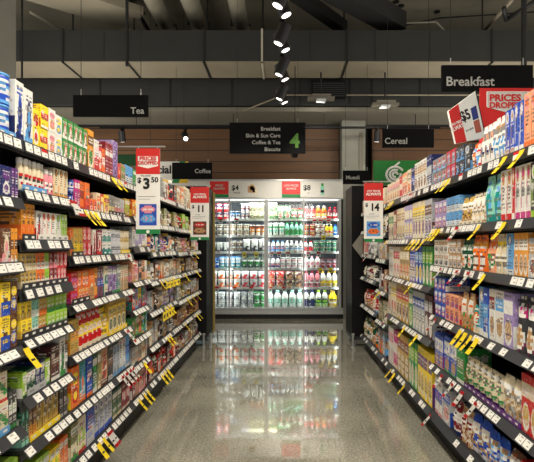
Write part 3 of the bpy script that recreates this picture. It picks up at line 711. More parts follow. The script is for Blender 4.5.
stock('L', .44, 71.5, [(80,'c:orange,yellow,red:logo',.2,1),(87,'c:teal,orange,sky:fig',.205,1),(93,'c:blue,navy,orange:band',.205,1),(97.5,'c:forest,green,white:leaf',.205,1),(101,'c:olive,tan,cream:leaf',.21,1),(108,'c:tan,brown,red:fig',.215,1),(113.5,'c:charcoal,brown,grey:band',.21,1),
  (120,'c:silver,sky,navy:vert',.19,2),(126,'c:white,sky,red:vert',.2,2),(131.5,'c:sky,blue,white:band',.21,2)])
stock('L', .186, 71.5, [(79,'c:olive,cream,green:leaf',.18,1),(87,'c:cream,lime,red:leaf',.18,1),(95,'c:blue,silver,red:split',.19,1),(113,'c:silver,blue,white:vert',.19,4),(122,'c:forest,olive,cream:leaf',.17,2),(131.5,'c:crimson,pink,cream:band',.17,2)])
# --- fourth left bay (behind the hanging card)
for z, pal, h in ((1.43,['orange','yellow','cream','lime'],.13),(1.222,['silver','lilac','cream','white'],.15),(.984,['peach','pink','charcoal','white'],.15),(.793,['red','sky','purple','teal','magenta','yellow'],.15),(.595,['green','sky','orange','tan'],.15),(.41,['grey','silver','peach','cream'],.13),(.186,['crimson','pink','tan','white'],.16)):
    stock('L', z, 132.4, rnd(pal, 'c', 5, h*.9, h, 132.4, 148.6, seed=int(z*100)))
# --- fifth and farthest left bays
for z, pal, sh, h in ((1.40,['brown','cream','olive','maroon','tan','charcoal'],'jpc',.16),(1.18,['peach','white','teal','navy','lilac','purple','pink'],'pcj',.165),(.955,['grey','white','tan','orange','cream','brown'],'cj',.16),(.72,['silver','lilac','brown','charcoal','grey','tan'],'cpj',.17),(.455,['tan','silver','grey','brown','charcoal'],'jpc',.19),(.186,['red','maroon','brown','orange','charcoal'],'pc',.17)):
    stock('L', z, 149.4, rnd(pal, sh, 9, h*.8, h, 149.4, 176.6, seed=int(z*100)+3))
for z, pal, sh, h in ((1.395,['cream','olive','lime','tan','red','brown'],'jcp',.165),(1.165,['maroon','white','pink','gold','tan'],'pcj',.165),(.95,['tan','brown','charcoal','gold','grey'],'jc',.16),(.69,['silver','tan','brown','olive','grey'],'cj',.17),(.455,['brown','gold','tan','crimson'],'cj',.165),(.186,['crimson','tan','cream','grey'],'cp',.17)):
    stock('L', z, 177.4, rnd(pal, sh, 8, h*.8, h, 177.4, 199.4, seed=int(z*100)+5))
# --- right: from far to near pixels
stock('R', 1.62, 432.5, [(446,'c:grey,sky,red:fig',.082,3,2),(455,'c:red,grey,sky:fig',.085,2,2),(464,'c:charcoal,sky,navy:fig',.082,2,2),(470,'c:charcoal,sky,white:vert',.15,1),(474.5,'p:orange,sky,cream:photo',.14,1),(479,'p:red,orange,sky:photo',.155,1),
  (492,'p:white,peach,navy:photo',.2,3),(505,'p:white,tan,sky:photo',.205,3),(514,'c:blue,tan,white:vert',.203,2),(523,'c:blue,white,tan:vert',.212,2),(640,'c:peach,orange,pink:vert',.228,12)])
stock('R', 1.34, 432.5, [(446,'c:lilac,white,red:logo',.085,3,2),(459,'c:sky,white,navy:split',.088,3,2),(470,'p:gold,cream,brown:grain',.15,2,1,'cream'),(482,'p:cream,white,tan:grain',.155,3,1,'cream'),(500,'p:mint,teal,sky:fig',.235,2),(511,'c:white,red,gold:vert',.232,2),(514,'c:red,white,gold:vert',.225,1),(530,'c:white,magenta,tan:vert',.24,3),(640,'c:charcoal,lime,white:vert',.22,10)])
stock('R', 1.105, 432.5, [(448,'c:white,tan,navy:photo',.082,3,2),(460,'c:tan,white,navy:photo',.082,3,2),(470,'p:forest,green,orange:photo',.165,2),(484,'p:orange,amber,white:photo',.195,2),(493,'p:peach,orange,green:photo',.2,1),(506,'p:cream,yellow,white:photo',.205,2),(513,'c:sky,white,blue:vert',.2,1),(528,'c:amber,white,tan:photo',.21,3),(640,'c:silver,tan,crimson:photo',.16,9)])
stock('R', .79, 432.5, [(445,'c:blue,white,red:logo',.082,3,3),(459,'c:peach,red,blue:logo',.078,3,2),(471,'p:tan,orange,green:grain',.19,2),(478,'p:teal,cream,orange:fig',.14,1),(483,'c:sky,white,tan:vert',.24,1),(488,'c:blue,sky,white:band',.24,1),(494,'c:white,crimson,tan:photo',.24,1),(503,'c:white,sky,tan:photo',.24,1),(513,'c:lilac,white,tan:photo',.24,1),(640,'p:charcoal,magenta,tan:photo',.235,9)])
stock('R', .475, 432.5, [(443,'c:blue,red,tan:bix',.2,2),(456,'c:blue,green,tan:bix',.215,2),(464,'c:green,olive,white:band',.2,1),(500,'q:cream,green,purple:leaf',.165,6,1,'purple'),(520,'q:cream,tan,silver:grain',.185,2,1,'purple'),(640,'c:red,cream,gold:photo',.24,9)])
stock('R', .165, 432.5, [(442,'c:white,blue,pink:band',.225,2),(450,'c:silver,blue,pink:photo',.215,1),(459,'p:crimson,white,navy:band',.19,1),(470,'p:tan,crimson,cream:grain',.19,2),(487,'q:blue,tan,white:grain',.21,2),(505,'q:blue,sky,tan:grain',.2,2),(520,'q:brown,orange,tan:grain',.19,1),(640,'c:red,crimson,cream:band',.19,6)])
stock('R', 1.62, 387.5, [(399,'c:cream,pink,amber:photo',.175,5),(402,'c:red,cream,white:band',.185,1),(407,'c:peach,cream,red:photo',.195,2),(411,'c:cream,tan,orange:photo',.2,1),(414.5,'c:navy,blue,white:band',.2,1),(426,'c:white,tan,brown:photo',.215,4),(431.5,'c:navy,silver,white:band',.215,2)])
stock('R', 1.28, 387.5, [(393,'c:cream,green,crimson:photo',.25,2),(396,'c:crimson,cream,red:photo',.26,1),(404,'c:cream,tan,gold:photo',.26,3),(412,'c:lilac,cream,yellow:photo',.265,3),(424,'c:cream,yellow,purple:photo',.27,4),(431.6,'c:silver,brown,purple:photo',.265,2)])
stock('R', .96, 387.5, [(393,'c:white,cream,silver:photo',.26,2),(399.5,'c:cream,red,pink:photo',.26,2),(409,'c:gold,cream,orange:photo',.265,3),(415,'c:lilac,blue,cream:photo',.265,2),(422,'c:blue,sky,yellow:photo',.265,2),(431.6,'c:green,lime,cream:photo',.28,3)])
stock('R', .61, 387.5, [(391,'c:cream,grey,pink:photo',.29,1),(396,'c:cream,yellow,red:photo',.3,2),(408,'c:gold,red,brown:photo',.3,4),(412,'c:green,cream,lime:photo',.3,1),(424,'c:silver,blue,white:photo',.29,4),(431.6,'c:maroon,silver,white:photo',.29,2)])
stock('R', .165, 387.5, [(393,'c:white,pink,silver:photo',.33,2),(397,'c:magenta,white,cream:band',.33,1),(408,'c:gold,crimson,cream:photo',.34,3),(417,'c:green,lime,cream:photo',.35,3),(431.6,'c:yellow,purple,gold:photo',.35,4)])
for z, pal, h in ((1.62,['cream','peach','brown'],.17),(1.35,['maroon','grey','cream'],.19),(1.10,['grey','tan','silver'],.18),(.79,['silver','grey','crimson','tan'],.22),(.49,['olive','tan','cream'],.22),(.165,['sky','orange','grey','tan'],.24)):
    stock('R', z, 377.4, rnd(pal, 'cp', 4, h*.9, h, 377.4, 386.6, seed=int(z*100)+11))
for z, pal, h, sh in ((1.62,['cream','tan','grey'],.16,'c'),(1.40,['maroon','grey','charcoal'],.16,'cp'),(1.13,['grey','red','navy','white'],.18,'c'),(.86,['charcoal','cream','crimson','white'],.17,'p'),(.53,['red','sky','cream','tan'],.21,'p'),(.165,['olive','forest','tan','orange'],.24,'p')):
    stock('R', z, 362.4, rnd(pal, sh, 5, h*.85, h, 362.4, 376.6, seed=int(z*100)+13))

PENDING.sort(key=lambda p: (p['side'], p['bay'], p['si'], p['y'], p['s']))
last = None; idx = 0
KIND_GROUP = {}
for p in PENDING:
    key = (p['side'], p['bay'], p['si'])
    if key != last: idx = 0; last = key; ly = None
    if p['y'] != ly: idx += 1; ly = p['y']
    sh = ORD[p['si']+1]+' shelf'
    lay = '' if p['stk'] == 1 else (('lower ', 'upper ')[p['s']] if p['stk'] == 2 else ('lower ', 'middle ', 'upper ')[p['s']])
    label = '%s %s, %s%s from near end, %s, %s' % (words(p['des']), p['noun'], lay, ORD[idx], sh, p['bay'])
    place_product(p['des'], p['w'], p['d'], p['h'], p['loc'], p['rz'], p['noun'].replace(' ', '_'), label, p['cat'],
                  '%ss on the %s of the %s' % (p['noun'], sh, p['bay']))
# shelf-ready trays under the packs
merged = []
for k in sorted(trays):
    v = trays[k]
    if merged and merged[-1][0] == k[0] and abs(merged[-1][1][1]-v[0]) < .004 and merged[-1][1][3] == v[3] and merged[-1][1][2] == v[2] and merged[-1][1][5] == v[5]:
        m0 = merged[-1]; merged[-1] = (m0[0], (m0[1][0], v[1])+m0[1][2:])
    else: merged.append((k[0], v))
seen = {}
for side, (ya, yb, z, col, d, bn, si) in merged:
    L = yb-ya; mb = MB(); c = LP[col]; D = d+.032
    mb.box(.001,L-.001,0,D,0,.003,c); mb.box(.001,L-.001,0,.0015,.003,.026,c); 
    n = max(2, int(L/.05)); dc = LP['white'] if col not in ('white','silver','cream') else LP['grey']
    for i in range(n): mb.box(L*(i+.3)/n, L*(i+.7)/n, -.0006, -.0001, .009, .018, dc)
    o = mb.obj('display_tray','card')
    if side == 'L': o.location = (-AL-SB+.001, ya, z); o.rotation_euler = (0,0,math.pi/2)
    else: o.location = (AR+SB-.001, yb, z); o.rotation_euler = (0,0,-math.pi/2)
    kk = (bn, si, col); seen[kk] = seen.get(kk, 0)+1
    tag(o, '%s display tray, %s of its colour on %s shelf, %s' % ({'sky':'light blue','silver':'pale grey'}.get(col,col), ORD[seen[kk]], ORD[si+1], bn), 'tray', 'shelf-ready trays under the packs')

# ------------------------------------------------------------------ gondola ends
def endcap(side, xin, lab):
    s = -1 if side == 'L' else 1; t = empty('end_cap', (s*xin, 5.42, 0)); tag(t, lab, 'end display')
    x0, x1 = sorted((0, s*.62)); hz = 1.98
    B(x0,x1,0,.03,.12,hz).obj('back_panel','blackp',t)
    a, b = sorted((0, s*.03)); B(a,b,.031,.50,.12,hz).obj('side_panel','blackp',t)
    a, b = sorted((s*.59, s*.62)); B(a,b,.031,.50,.12,hz).obj('side_panel','blackp',t)
    B(x0,x1,0,.5,.08,.118).obj('base_deck','shelf',t)
    for z in (.5,.9,1.3,1.65): 
        a, b = sorted((s*.031, s*.589)); B(a,b,.031,.46,z,z+.02).obj('shelf','shelf',t)
    for yy in (.04,.44):
        a = s*.04; MB().tube((a,yy,0),(a,yy,.079),.018,10).obj('leg','steel',t); MB().tube((s*.58,yy,0),(s*.58,yy,.079),.018,10).obj('leg','steel',t)
    if side == 'L': B(-.002,.024,.502,.54,.08,hz-.02).obj('edge_trim','beige',t)
    return t
endcap('L', .93, 'black end display unit closing the left shelving near the fridge')
endcap('R', .86, 'black end display unit closing the right shelving near the fridge')
def bumper(x, y, lab):
    t = empty('trolley_bumper', (x,y,0)); tag(t, lab, 'bumper')
    MB().tube((0,0,0),(0,0,.01),.024,14).obj('foot_plate','steel',t); MB().tube((0,0,.011),(0,0,.14),.014,12).obj('post','steel',t); MB().tube((0,0,.141),(0,0,.165),.02,12).obj('post_cap','steel',t)
bumper(-.96,5.394,'short steel bumper post at the foot of the left shelving end')
bumper(-.87,5.38,'short steel bumper post beside the left black end unit')
bumper(.87,5.39,'short steel bumper post at the foot of the right shelving end')
# grey triangular board beside right end
mb = MB(); P = [(-.13,0,0),(0,0,.17),(0,0,-.17)]
mb.poly(P); mb.poly([(x,.012,z) for x,y,z in P][::-1])
for k in range(3):
    a, b = P[k], P[(k+1)%3]; mb.quad(a,(a[0],.012,a[2]),(b[0],.012,b[2]),b)
o = mb.obj('corner_card','column'); o.location = (.985,5.36,1.245); tag(o, 'plain grey pointed board sticking out from the right shelving end','card')

# ------------------------------------------------------------------ fridge
FY = 7.45; FS = FY/F
def fx(px): return (px-VX)*FS
def fz(py): return H+(245-py)*FS
def fridge():
    t = empty('display_fridge', (0, FY, 0)); tag(t, 'tall glass-doored dairy display fridge across the end of the aisle', 'fridge')
    x0, x1 = fx(152), fx(343); X0 = fx(154.7)
    B(x0,x1,.62,.66,.0,2.36).obj('back_panel','frzback',t)
    B(x0,x0+.03,.02,.62,.0,2.02).obj('side_panel','blackp',t); B(x1-.03,x1,.0,.62,.0,2.02).obj('side_panel','blackp',t)
    B(x0,x1,.0,.62,2.03,2.36).obj('header','header',t)
    m = MB(); m.box(x0+.001,x1-.001,-.012,-.001,2.335,2.36); m.box(x0+.001,x1-.001,-.012,-.001,2.03,2.045); m.obj('header_trim','steel',t)
    B(x0,x1,.03,.6,.1,.17).obj('base_deck','frz',t)
    B(x0,x1,.02,.6,.0,.099).obj('plinth','plinth',t)
    B(x0,x1,-.02,.029,.08,.15).obj('kick_rail','steel',t); B(x0,x1,-.01,.028,.155,.185).obj('sill','steel',t)
    for i in range(5):
        px = 154.6+37.3*i; 
        if True:
            x = fx(px); wd = .03 if i % 2 == 1 else .016
            B(x-wd,x+wd,-.0,.028,.19,2.02).obj('mullion','steel',t)
            if i % 2 == 1: B(x-.012,x+.012,.029,.05,.22,2.0).obj('led_strip','led',t)
    B(x1-.075,x1-.031,0,.028,.19,2.02).obj('mullion','steel',t)
    B(x0+.04,x1-.04,.05,.08,2.005,2.028).obj('led_strip','led',t)
    edges = [fx(154.6), fx(191.9), fx(229.3), fx(266.7), fx(304.2), x1-.05]
    for i in range(5):
        a, b = edges[i]+.034, edges[i+1]-.034
        d = B(a,b,.006,.014,.195,2.0).obj('glass_door','glass',t)
        m = MB(); m.box(a,a+.012,.0,.005,.195,2.0); m.box(b-.012,b,.0,.005,.195,2.0); m.box(a,b,.0,.005,.195,.207); m.box(a,b,.0,.005,1.988,2.0); m.obj('door_frame','steel',d)
        hx = b-.03 if i % 2 == 0 else a+.03
        MB().tube((hx,-.03,.8),(hx,-.03,1.3),.009,10).tube((hx,-.03,.84),(hx,.0,.84),.006,6).tube((hx,-.03,1.26),(hx,.0,1.26),.006,6).obj('handle','steel',d)
    for py in (218.6,235.4,251.8,268.6,288):
        z = fz(py); s = B(x0+.04,x1-.04,.10,.6,z-.02,z).obj('shelf','frz',t)
        B(x0+.04,x1-.04,.085,.099,z-.032,z+.004).obj('price_rail','white',s)
        R = random.Random(int(py))
        x = x0+.1
        while x < x1-.1:
            o = bpy.data.objects.new('price_ticket', TK[R.choice((0,1,3))]); C.objects.link(o); o.parent = s; o.location = (x,.0845,z-.014)
            x += R.uniform(.09,.16)
    # sale cards hanging in front of the rails
    for px, py, k in ((220,220,'r'),(236,220,'r'),(315,221,'r'),(321,221,'r'),(329,221,'r'),(244,254,'y'),(256,254,'y'),(324,237,'y'),(271,254,'r'),(279,254,'r'),(288,254,'r'),(308,254,'r'),(319,254,'r'),(216,289,'r'),(234,289,'r'),(251,289,'r'),(270,289,'r'),(284,289,'r'),(321,270,'y'),(331,270,'y')):
        m = MB(); col = LP['yellow'] if k == 'y' else LP['white']; m.box(-.035,.035,-.001,0,-.05,.03,col); m.box(-.035,.035,-.0016,-.001,.0,.03,LP['yellow' if k == 'y' else 'red']); m.box(-.02,.02,-.0016,-.001,-.035,-.012,LP['charcoal'])
        m.obj('sale_card','paper',t).location = (fx(px), .078, fz(py))
    for zz in (fz(218.6), fz(235.4), fz(251.8), fz(268.6), fz(288), 2.0):
        area('fridge_light', (fx(250), .10, zz-.024), (math.radians(38),0,0), 2.9, .02, FRIDGE_W*3.6, (.95,.98,1), parent=t)
    for ax in (fx(191.9), fx(229.3), fx(266.7), fx(304.2), fx(338)):
        area('fridge_light', (ax,.055,1.1), (math.radians(90),0,0), .03, 1.7, FRIDGE_W*.5, (.9,.97,1), math.pi, parent=t)
    return t
fr = fridge()
# header cards
def hcard(px0, px1, py0, py1, parts, lab):
    a, b, z0, z1 = fx(px0), fx(px1), fz(py1), fz(py0); t = empty('header_card', ((a+b)/2, FY-.014, z0)); tag(t, lab, 'card')
    w = b-a; h = z1-z0; r = w*.36
    B(-w/2,w/2,-.004,0,0,h).obj('card_panel','header',t)
    B(-w/2,-w/2+r,-.006,-.0041,h*.2,h).obj('red_panel','redp',t); B(-w/2,-w/2+r,-.006,-.0041,0,h*.2-.001).obj('green_panel','greenp',t)
    for i, ln in enumerate(parts[0]): text(ln,.048,-w/2+r/2,-.008,h*(.68-.2*i),t,'signw',.02,sx=.9)
    text(parts[1],.12,-w/2+r+.11,-.006,h*.45,t,'inkp',.02); text(parts[2],.035,-w/2+r+.14,-.006,h*.25,t,'inkp',.0)
    m = MB(); q = parts[3]
    for bx in q: m.box(bx[0],bx[1],-.0055,-.0041,bx[2]*h,bx[3]*h,LP[bx[4]])
    m.obj('product_picture','card',t)
hcard(210,262,181.5,197.5,(['PRICES','DROPPED'],'$4','Was $5',[(.2,.32,.3,.7,'tan'),(.28,.36,.2,.6,'cream'),(.24,.3,.45,.8,'gold')]),'white header card with red panel and $4 price over the left fridge doors')
hcard(282,333,181.5,197.5,(['LOW PRICES','ALWAYS'],'$8','ea',[(.22,.28,.15,.7,'mint'),(.23,.27,.7,.88,'green'),(.22,.28,.3,.45,'blue')]),'white header card with red panel and milk picture over the right fridge doors')
# fridge stock
def frow(ri, z, runs):
    px = runs[0]; c = 0
    for (e, des, w, h, stk) in runs[1]:
        w *= 1.18; gap = {1:.29,2:.262,3:.26,4:.265,5:.31,6:.32}[ri]; h = min(h*1.15, gap/stk-.004); a, b = fx(px), fx(e); n = max(1, int(round((b-a)/w))); pitch = (b-a)/n
        for i in range(n):
            c += 1
            for s in range(stk):
                x = a+pitch*(i+.5); sh = des[0]; d = .1 if sh in 'cp' else pitch*.95
                noun = dict(c='cheese packet', u='yoghurt tub', b='milk bottle', p='dairy pouch')[sh]
                lay = '' if stk == 1 else ('lower ', 'upper ')[s] if stk == 2 else ('lower ','middle ','upper ')[s]
                lab = '%s %s, %s%s from left on the %s fridge shelf' % (words(des), noun, lay, ORD[c], ORD[ri])
                place_product(des, pitch*.95, d, h, (x, FY+.13+d/2, z+.0005+s*(h+.0006)), 0, noun.replace(' ','_'), lab, {'c':'packet','u':'tub','b':'bottle','p':'pouch'}[sh], '%ss on the %s fridge shelf' % (noun, ORD[ri]))
        px = e
W1 = .085
frow(1, fz(218.6), (208, [(228.5,'u:navy,white,red:band',.085,.115,2),(240,'u:sky,navy,white:band',.09,.12,1),(249,'u:navy,crimson,white:band',.085,.115,2),(266,'c:cream,olive,green:split',.09,.12,2),(277,'c:cream,green,gold:split',.09,.14,2),(291,'p:green,white,red:photo',.1,.2,1),(304,'u:green,white,red:logo',.08,.16,1),(316,'b:red,white,white:band',.07,.19,1),(328,'b:orange,yellow,white:band',.07,.2,1),(339,'b:crimson,white,red:band',.07,.18,1)]))
frow(2, fz(235.4), (208, [(228.5,'u:cream,brown,white:band',.085,.085,2),(249,'u:cream,tan,white:band',.085,.085,2),(266,'u:orange,amber,white:band',.09,.16,1),(285,'u:green,mint,white:band',.085,.19,1),(304,'b:mint,green,green:band',.075,.2,1),(316,'u:brown,gold,red:band',.08,.085,2),(326,'u:cream,crimson,white:band',.08,.085,2),(334,'b:yellow,red,white:band',.07,.17,1),(339,'b:sky,white,blue:band',.07,.17,1)]))
frow(3, fz(251.8), (208, [(228.5,'u:white,charcoal,white:split',.09,.14,1),(242,'u:white,tan,charcoal:band',.085,.085,2),(266,'u:white,charcoal,white:fig',.1,.19,1),(285,'b:white,pink,sky:band',.065,.165,1),(304,'b:white,sky,white:band',.065,.165,1),(314,'b:white,red,red:band',.07,.16,1),(339,'u:cream,green,teal:band',.085,.085,2)]))
frow(4, fz(268.6), (208, [(218,'u:sky,white,blue:band',.09,.15,1),(240,'u:white,teal,sky:split',.09,.17,1),(266,'u:white,green,forest:band',.1,.17,1),(280,'b:white,pink,navy:band',.07,.17,1),(304,'u:white,pink,white:band',.08,.08,2),(321,'b:white,red,pink:split',.08,.18,1),(339,'u:silver,pink,crimson:band',.08,.14,1)]))
frow(5, fz(288), (208, [(240,'u:white,orange,white:fig',.12,.12,2),(266,'u:white,red,silver:fig',.12,.12,2),(285,'u:white,tan,red:fig',.11,.12,2),(304,'u:cream,tan,maroon:fig',.11,.12,2),(321,'b:pink,white,crimson:band',.085,.24,1),(339,'b:white,yellow,gold:band',.09,.24,1)]))
frow(6, .1705, (208, [(240,'u:white,grey,silver:split',.11,.115,2),(253,'u:silver,white,grey:fig',.11,.115,2),(266,'u:white,green,green:band',.11,.115,2),(304,'b:white,mint,mint:split',.1,.26,1),(316,'b:white,navy,navy:band',.1,.26,1),(329,'b:white,green,lime:band',.1,.26,1),(339,'b:yellow,white,gold:band',.1,.25,1)]))

# ------------------------------------------------------------------ signs
def P3(px, py, Y): return ((px-VX)*Y/F, Y, H+(245-py)*Y/F)
def aisle_sign(px0, px1, py0, py1, Y, lines, size, lab, align='LEFT', tx=None, extra=None):
    a = P3(px0,py1,Y); b = P3(px1,py0,Y); w = b[0]-a[0]; h = b[2]-a[2]; t = empty('aisle_sign', (a[0]+w/2, Y, a[2])); tag(t, lab, 'sign')
    B(-w/2,w/2,0,.02,0,h).obj('sign_board','signb',t)
    for x in (-w*.4, w*.4):
        MB().tube((x,.01,h),(x,.01,h+.05),.004,6).obj('hook','steel',t); MB().tube((x,.01,h+.05),(x,.01,(3.8359 if 6.2 < Y < 6.9 else 4.999)-a[2]),.0025,5).obj('cable','dark',t)
    n = len(lines)
    for ln, x, z in lines: text(ln, size*h, -w/2+x*w, -.0025, z*h, t, 'signw', .012, align)
    if extra: text(extra[0], extra[1]*h, -w/2+extra[2]*w, -.0025, extra[3]*h, t, 'limep', .03, name='aisle_number')
aisle_sign(442,533,65,91,2.9,[('Breakfast',.04,.2)],.5,'black hanging sign reading Breakfast above the right shelves')
aisle_sign(73,148,95,116.5,3.5,[('Tea',.95,.13)],.42,'black hanging sign reading Tea above the left shelves','RIGHT')
aisle_sign(172,212,162.5,179,6.4,[('Coffee',.97,.36)],.36,'black hanging sign reading Coffee near the fridge at left','RIGHT')
aisle_sign(382.5,434,129,147.5,5.2,[('Cereal',.04,.2)],.46,'black hanging sign reading Cereal above the right shelves')
aisle_sign(343,370,170.5,184,6.3,[('Muesli',.1,.35)],.4,'small black hanging sign reading Muesli beside the fridge')
aisle_sign(229.5,305.5,122.5,153.5,5.8,[('Breakfast',.67,.74),('Skin & Sun Care',.67,.52),('Coffee & Tea',.67,.3),('Biscuits',.67,.08)],.17,'large black aisle sign with green number 4 and four department names','RIGHT',extra=('4',.62,.86,.2))

def price_card(px0, px1, py0, py1, Y, head, price, cents, note, pic, lab, rod):
    a = P3(px0,py1,Y); b = P3(px1,py0,Y); w = b[0]-a[0]; h = b[2]-a[2]; t = empty('price_card', (a[0]+w/2, Y, a[2])); tag(t, lab, 'price card')
    B(-w/2,w/2,0,.003,0,h).obj('card_panel','white',t)
    B(-w/2,w/2,-.001,-.0001,h*.70,h).obj('red_header','redp',t); B(-w/2,w/2,-.001,-.0001,0,h*.055).obj('green_footer','greenp',t)
    if head == 'dropped':
        mb = MB(); x0, x1 = -w*.42, w*.42; z0, z1 = h*.795, h*.91
        mb.poly([(x0,-.0015,z0),(0,-.0015,z0-.028*h),(x1,-.0015,z0),(x1,-.0015,z1),(x0,-.0015,z1)])
        mb.obj('emblem','white',t)
        text('PRICES', h*.062, 0, -.003, h*.862, t, 'redp', .03, sx=1.05); text('DROPPED', h*.055, 0, -.003, h*.812, t, 'redp', .03, sx=.95)
    else:
        text('LOW PRICES', h*.042, 0, -.0025, h*.85, t, 'white', .02, sx=.95); text('ALWAYS', h*.065, 0, -.0025, h*.79, t, 'white', .04, sx=1.0)
    text('$', h*.085, -w*.36, -.0015, h*.60, t, 'inkp', .03); text(price, h*.17, -w*.06 if cents else .02*h, -.0015, h*.532, t, 'inkp', .04, sx=1.0 if cents else .9)
    if cents: text(cents, h*.085, w*.28, -.0015, h*.605, t, 'inkp', .03)
    text(note, h*.026, -w*.1, -.0015, h*.672 if head=='dropped' else h*.47, t, 'inkp', .0)
    m = MB(); m.box(-w*.4,w*.1,-.0006,-.0001,h*.405,h*.41,LP['grey']); m.box(-w*.4,w*.3,-.0006,-.0001,h*.435,h*.442,LP['grey']); m.obj('small_print','paper',t)
    # product picture
    R = random.Random(px0); A = Art(14, 14, LP[pic[0]]); A.ell(.5,.75,.42,.16,LP[pic[1]]); A.lines(.2,.8,.77,1,LP['white'],R); A.ell(.5,.32,.42,.2,LP[pic[2]]); A.speck(.2,.8,.2,.45,[LP[pic[3]],LP[pic[2]]],R,.6)
    mb = MB(); face_grid(mb, A, (-w*.36,-.001,h*.1), (w*.72,0,0), (0,0,h*.25)); mb.obj('product_picture','paper',t)
    mb = MB(); mb.tube((0,-.0008,h*.0275),(0,-.0022,h*.0275),h*.02,14); mb.obj('footer_emblem','white',t)
    if rod:
        r0 = (rod[0]-VX)*Y/F-(a[0]+w/2); r1 = (rod[1]-VX)*Y/F-(a[0]+w/2)
        MB().tube((r0,.0015,h+.012),(r1,.0015,h+.012),.005,8).obj('hanger_rod','steel',t)
        for x in (-w*.4,w*.4): MB().tube((x,.0015,h-.004),(x,.0015,h+.012),.003,6).obj('clip','steel',t)
price_card(136,160,148.5,234,2.75,'dropped','3','50','Was $4.50',('blue','pink','sky','peach'),'tall hanging price card reading $3.50 over the left shelves',(117,165))
price_card(190.5,209,187,240,4.2,'low','11','','per pack',('brown','red','tan','charcoal'),'hanging price card reading $11 at the far end of the left shelves',(178,211))
price_card(364,383,183,242,3.8,'low','14','','per pack',('sky','blue','orange','brown'),'hanging price card reading $14 over the far right shelves',(363,400))

# angled card and red board on the right shelf top
def tilt_card():
    Y = 2.35; t = empty('promotion_card', P3(467,118,Y)); tag(t, 'tilted white promotion card with red panel beneath the breakfast sign', 'card')
    q = [P3(456,143.5,Y), P3(486,137.5,Y+.0), P3(476,90.5,Y), P3(448.5,111,Y)]; o = P3(467,118,Y); q = [Vector(p)-Vector(o) for p in q]
    dep = [.0,.10,.10,.0]; q = [Vector((p.x*(1+d/Y), d, p.z*(1+d/Y)+(o[2]-H)*d/Y)) for p, d in zip(q, dep)]
    for k in range(4): q[k].x += o[0]*dep[k]/Y
    def bl(u, v): return q[0]*(1-u)*(1-v)+q[1]*u*(1-v)+q[2]*u*v+q[3]*(1-u)*v
    n = (q[1]-q[0]).cross(q[3]-q[0]).normalized()
    if n.y > 0: n = -n
    def slab(u0,u1,v0,v1,o0,o1):
        mb = MB(); A = [bl(u0,v0),bl(u1,v0),bl(u1,v1),bl(u0,v1)]; F_ = [tuple(p+n*o1) for p in A]; G = [tuple(p+n*o0) for p in A]
        mb.quad(*F_); mb.quad(*G[::-1])
        for k in range(4): j = (k+1)%4; mb.quad(G[k],G[j],F_[j],F_[k])
        return mb
    slab(0,1,0,1,-.012,0).obj('card_panel','white',t)
    slab(0,.34,0,1,.0003,.001).obj('red_panel','redp',t)
    slab(.97,1,0,1,.0003,.001).obj('edge_strip','inkp',t)
    def on(s, size, u, v, m, bold, ang=0):
        # lettering laid in the card plane, reading along u
        me = text_mesh(s, size, bold, 'CENTER', .0006, m).copy(); ex = (q[1]-q[0]+q[2]-q[3]).normalized(); ez = (-n).cross(ex)
        ez = ez if ez.z > 0 else -ez
        for vv in me.vertices: x, y, z = vv.co; vv.co = bl(u, v)+n*(.0022-y*.3)+ex*x+ez*z
        ob = bpy.data.objects.new('lettering', me); C.objects.link(ob); ob.parent = t
    on('LOW PRICES',.022,.17,.52,'white',.02); on('ALWAYS',.03,.17,.38,'white',.03)
    on('$5',.075,.5,.52,'inkp',.03); on('per pack',.018,.52,.25,'inkp',.0)
    slab(.68,.9,.12,.84,.0003,.001).obj('product_picture', 'white', t)
    slab(.69,.89,.44,.72,.0012,.002).obj('picture_band', mat('blue_print', rgb(40,56,130), .5, noise=.04), t)
    slab(.69,.89,.14,.42,.0012,.002).obj('picture_band', mat('bronze_print', rgb(176,92,70), .5, noise=.1, scale=60), t)
    MB().tube((1.17-o[0],.07,1.6335-o[2]),(1.17-o[0],.07,-.11),.004,6).tube((1.17-o[0],.07,-.11),(.03,.072,-.11),.004,6).obj('support_post','blackp',t)
tilt_card()
def red_board():
    Y = 2.55; a = P3(480,136,Y); b = P3(560,88,Y); w = b[0]-a[0]; h = b[2]-a[2]; t = empty('promotion_board', (a[0]+w/2,Y,a[2])); tag(t, 'large red board reading PRICES DROPPED beneath the breakfast sign', 'sign')
    B(-w/2,w/2,0,.008,0,h).obj('board_panel','redp',t)
    sx_ = Y/F; x0, x1 = -w/2+7*sx_, -w/2+58*sx_; z0, z1 = h-24*sx_, h-4*sx_; k = .003
    mb = MB(); pts = [(x0,z0+.03),(x0+.15,z0-.01),(x1,z0+.03),(x1,z1),(x0,z1)]
    for (p, q) in zip(pts, pts[1:]+pts[:1]):
        mb.tube((p[0],-.001,p[1]),(q[0],-.001,q[1]),k,6)
    mb.obj('outline','white',t)
    mb = MB(); mb.poly([(x,-.0006,z) for x, z in pts]); mb.obj('emblem_panel','header',t)
    text('PRICES',.054,x0+.012,-.003,z1-.052,t,'redp',.03,'LEFT',sx=1.12); text('DROPPED',.046,x0+.012,-.003,z1-.092,t,'redp',.03,'LEFT',sx=1.05)
    for x in (1.2, 1.32): MB().tube((x-a[0]-w/2,.004,0),(x-a[0]-w/2,.004,1.6335-a[2]),.005,6).obj('support_post','steel',t)
red_board()
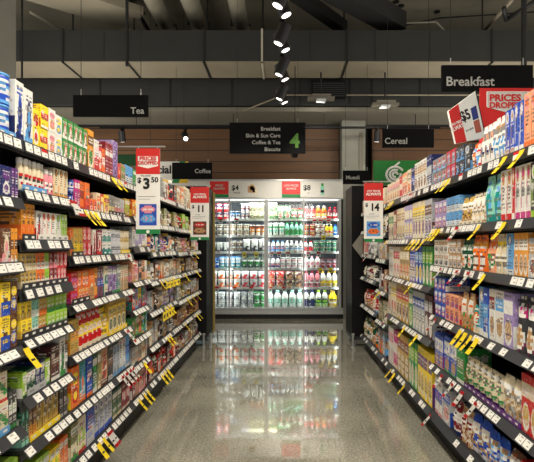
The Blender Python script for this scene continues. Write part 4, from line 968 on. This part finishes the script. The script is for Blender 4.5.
# far wall signs
def green_sign():
    Y = 7.24; a = P3(373.5,185,Y); b = P3(440,160.5,Y); w = b[0]-a[0]; h = b[2]-a[2]; t = empty('logo_sign', (a[0]+w/2,Y,a[2])); tag(t, 'green sign with pale swirl emblem behind the right shelving', 'sign')
    B(-w/2,w/2,0,.02,0,h).obj('sign_board','darkgreen',t)
    mb = MB(); cx = -w/2+(395-373.5)/66.5*w; cz = h*.42; R = h*.36
    for rr, a0, a1 in ((R,30,330),(R*.62,60,380),(R*.3,0,300)):
        pts = [(cx+rr*math.cos(math.radians(q)), -.004, cz+rr*.9*math.sin(math.radians(q))) for q in range(a0, a1, 15)]
        for p, q in zip(pts, pts[1:]): mb.tube(p, q, h*.045, 6)
    mb.tube((cx,-.004,cz+R),(cx+R*.5,-.004,cz+R*1.4),h*.04,6); mb.obj('swirl_emblem','signw',t)
    for x in (-w*.2,w*.3): MB().tube((x,.01,h),(x,.01,3.1695-a[2]),.003,5).obj('cable','dark',t)
green_sign()
def special_sign():
    Y = 6.925; a = P3(146,183,Y); b = P3(188,161.5,Y); w = b[0]-a[0]; h = b[2]-a[2]; t = empty('promotion_sign', (a[0]+w/2,Y,a[2])); tag(t, 'white green and yellow sign ending in ial behind the Coffee sign', 'sign')
    B(-w/2,w/2,0,.02,0,h).obj('sign_board','header',t)
    mb = MB(); mb.poly([(w*.12,-.001,0),(w*.28,-.001,0),(w*.44,-.001,h),(w*.3,-.001,h)]); mb.obj('green_stripe','greenp',t)
    mb = MB(); mb.poly([(w*.281,-.001,0),(w*.5,-.001,0),(w*.5,-.001,h),(w*.441,-.001,h)]); mb.obj('yellow_panel','yellowp',t)
    text('Special',h*.52,w*.11,-.003,h*.45,t,'inkp',.03,'RIGHT')
    for x in (-w*.4,w*.4): MB().tube((x,.01,h),(x,.01,4.99-a[2]),.003,5).obj('cable','dark',t)
special_sign()
o = MB().box(-.35,.35,0,.03,-.09,.09).obj('wall_sign','forestp'); o.location = P3(130,160,7.0); tag(o, 'dark green sign panel in the distance behind the purple ringed carton', 'sign')
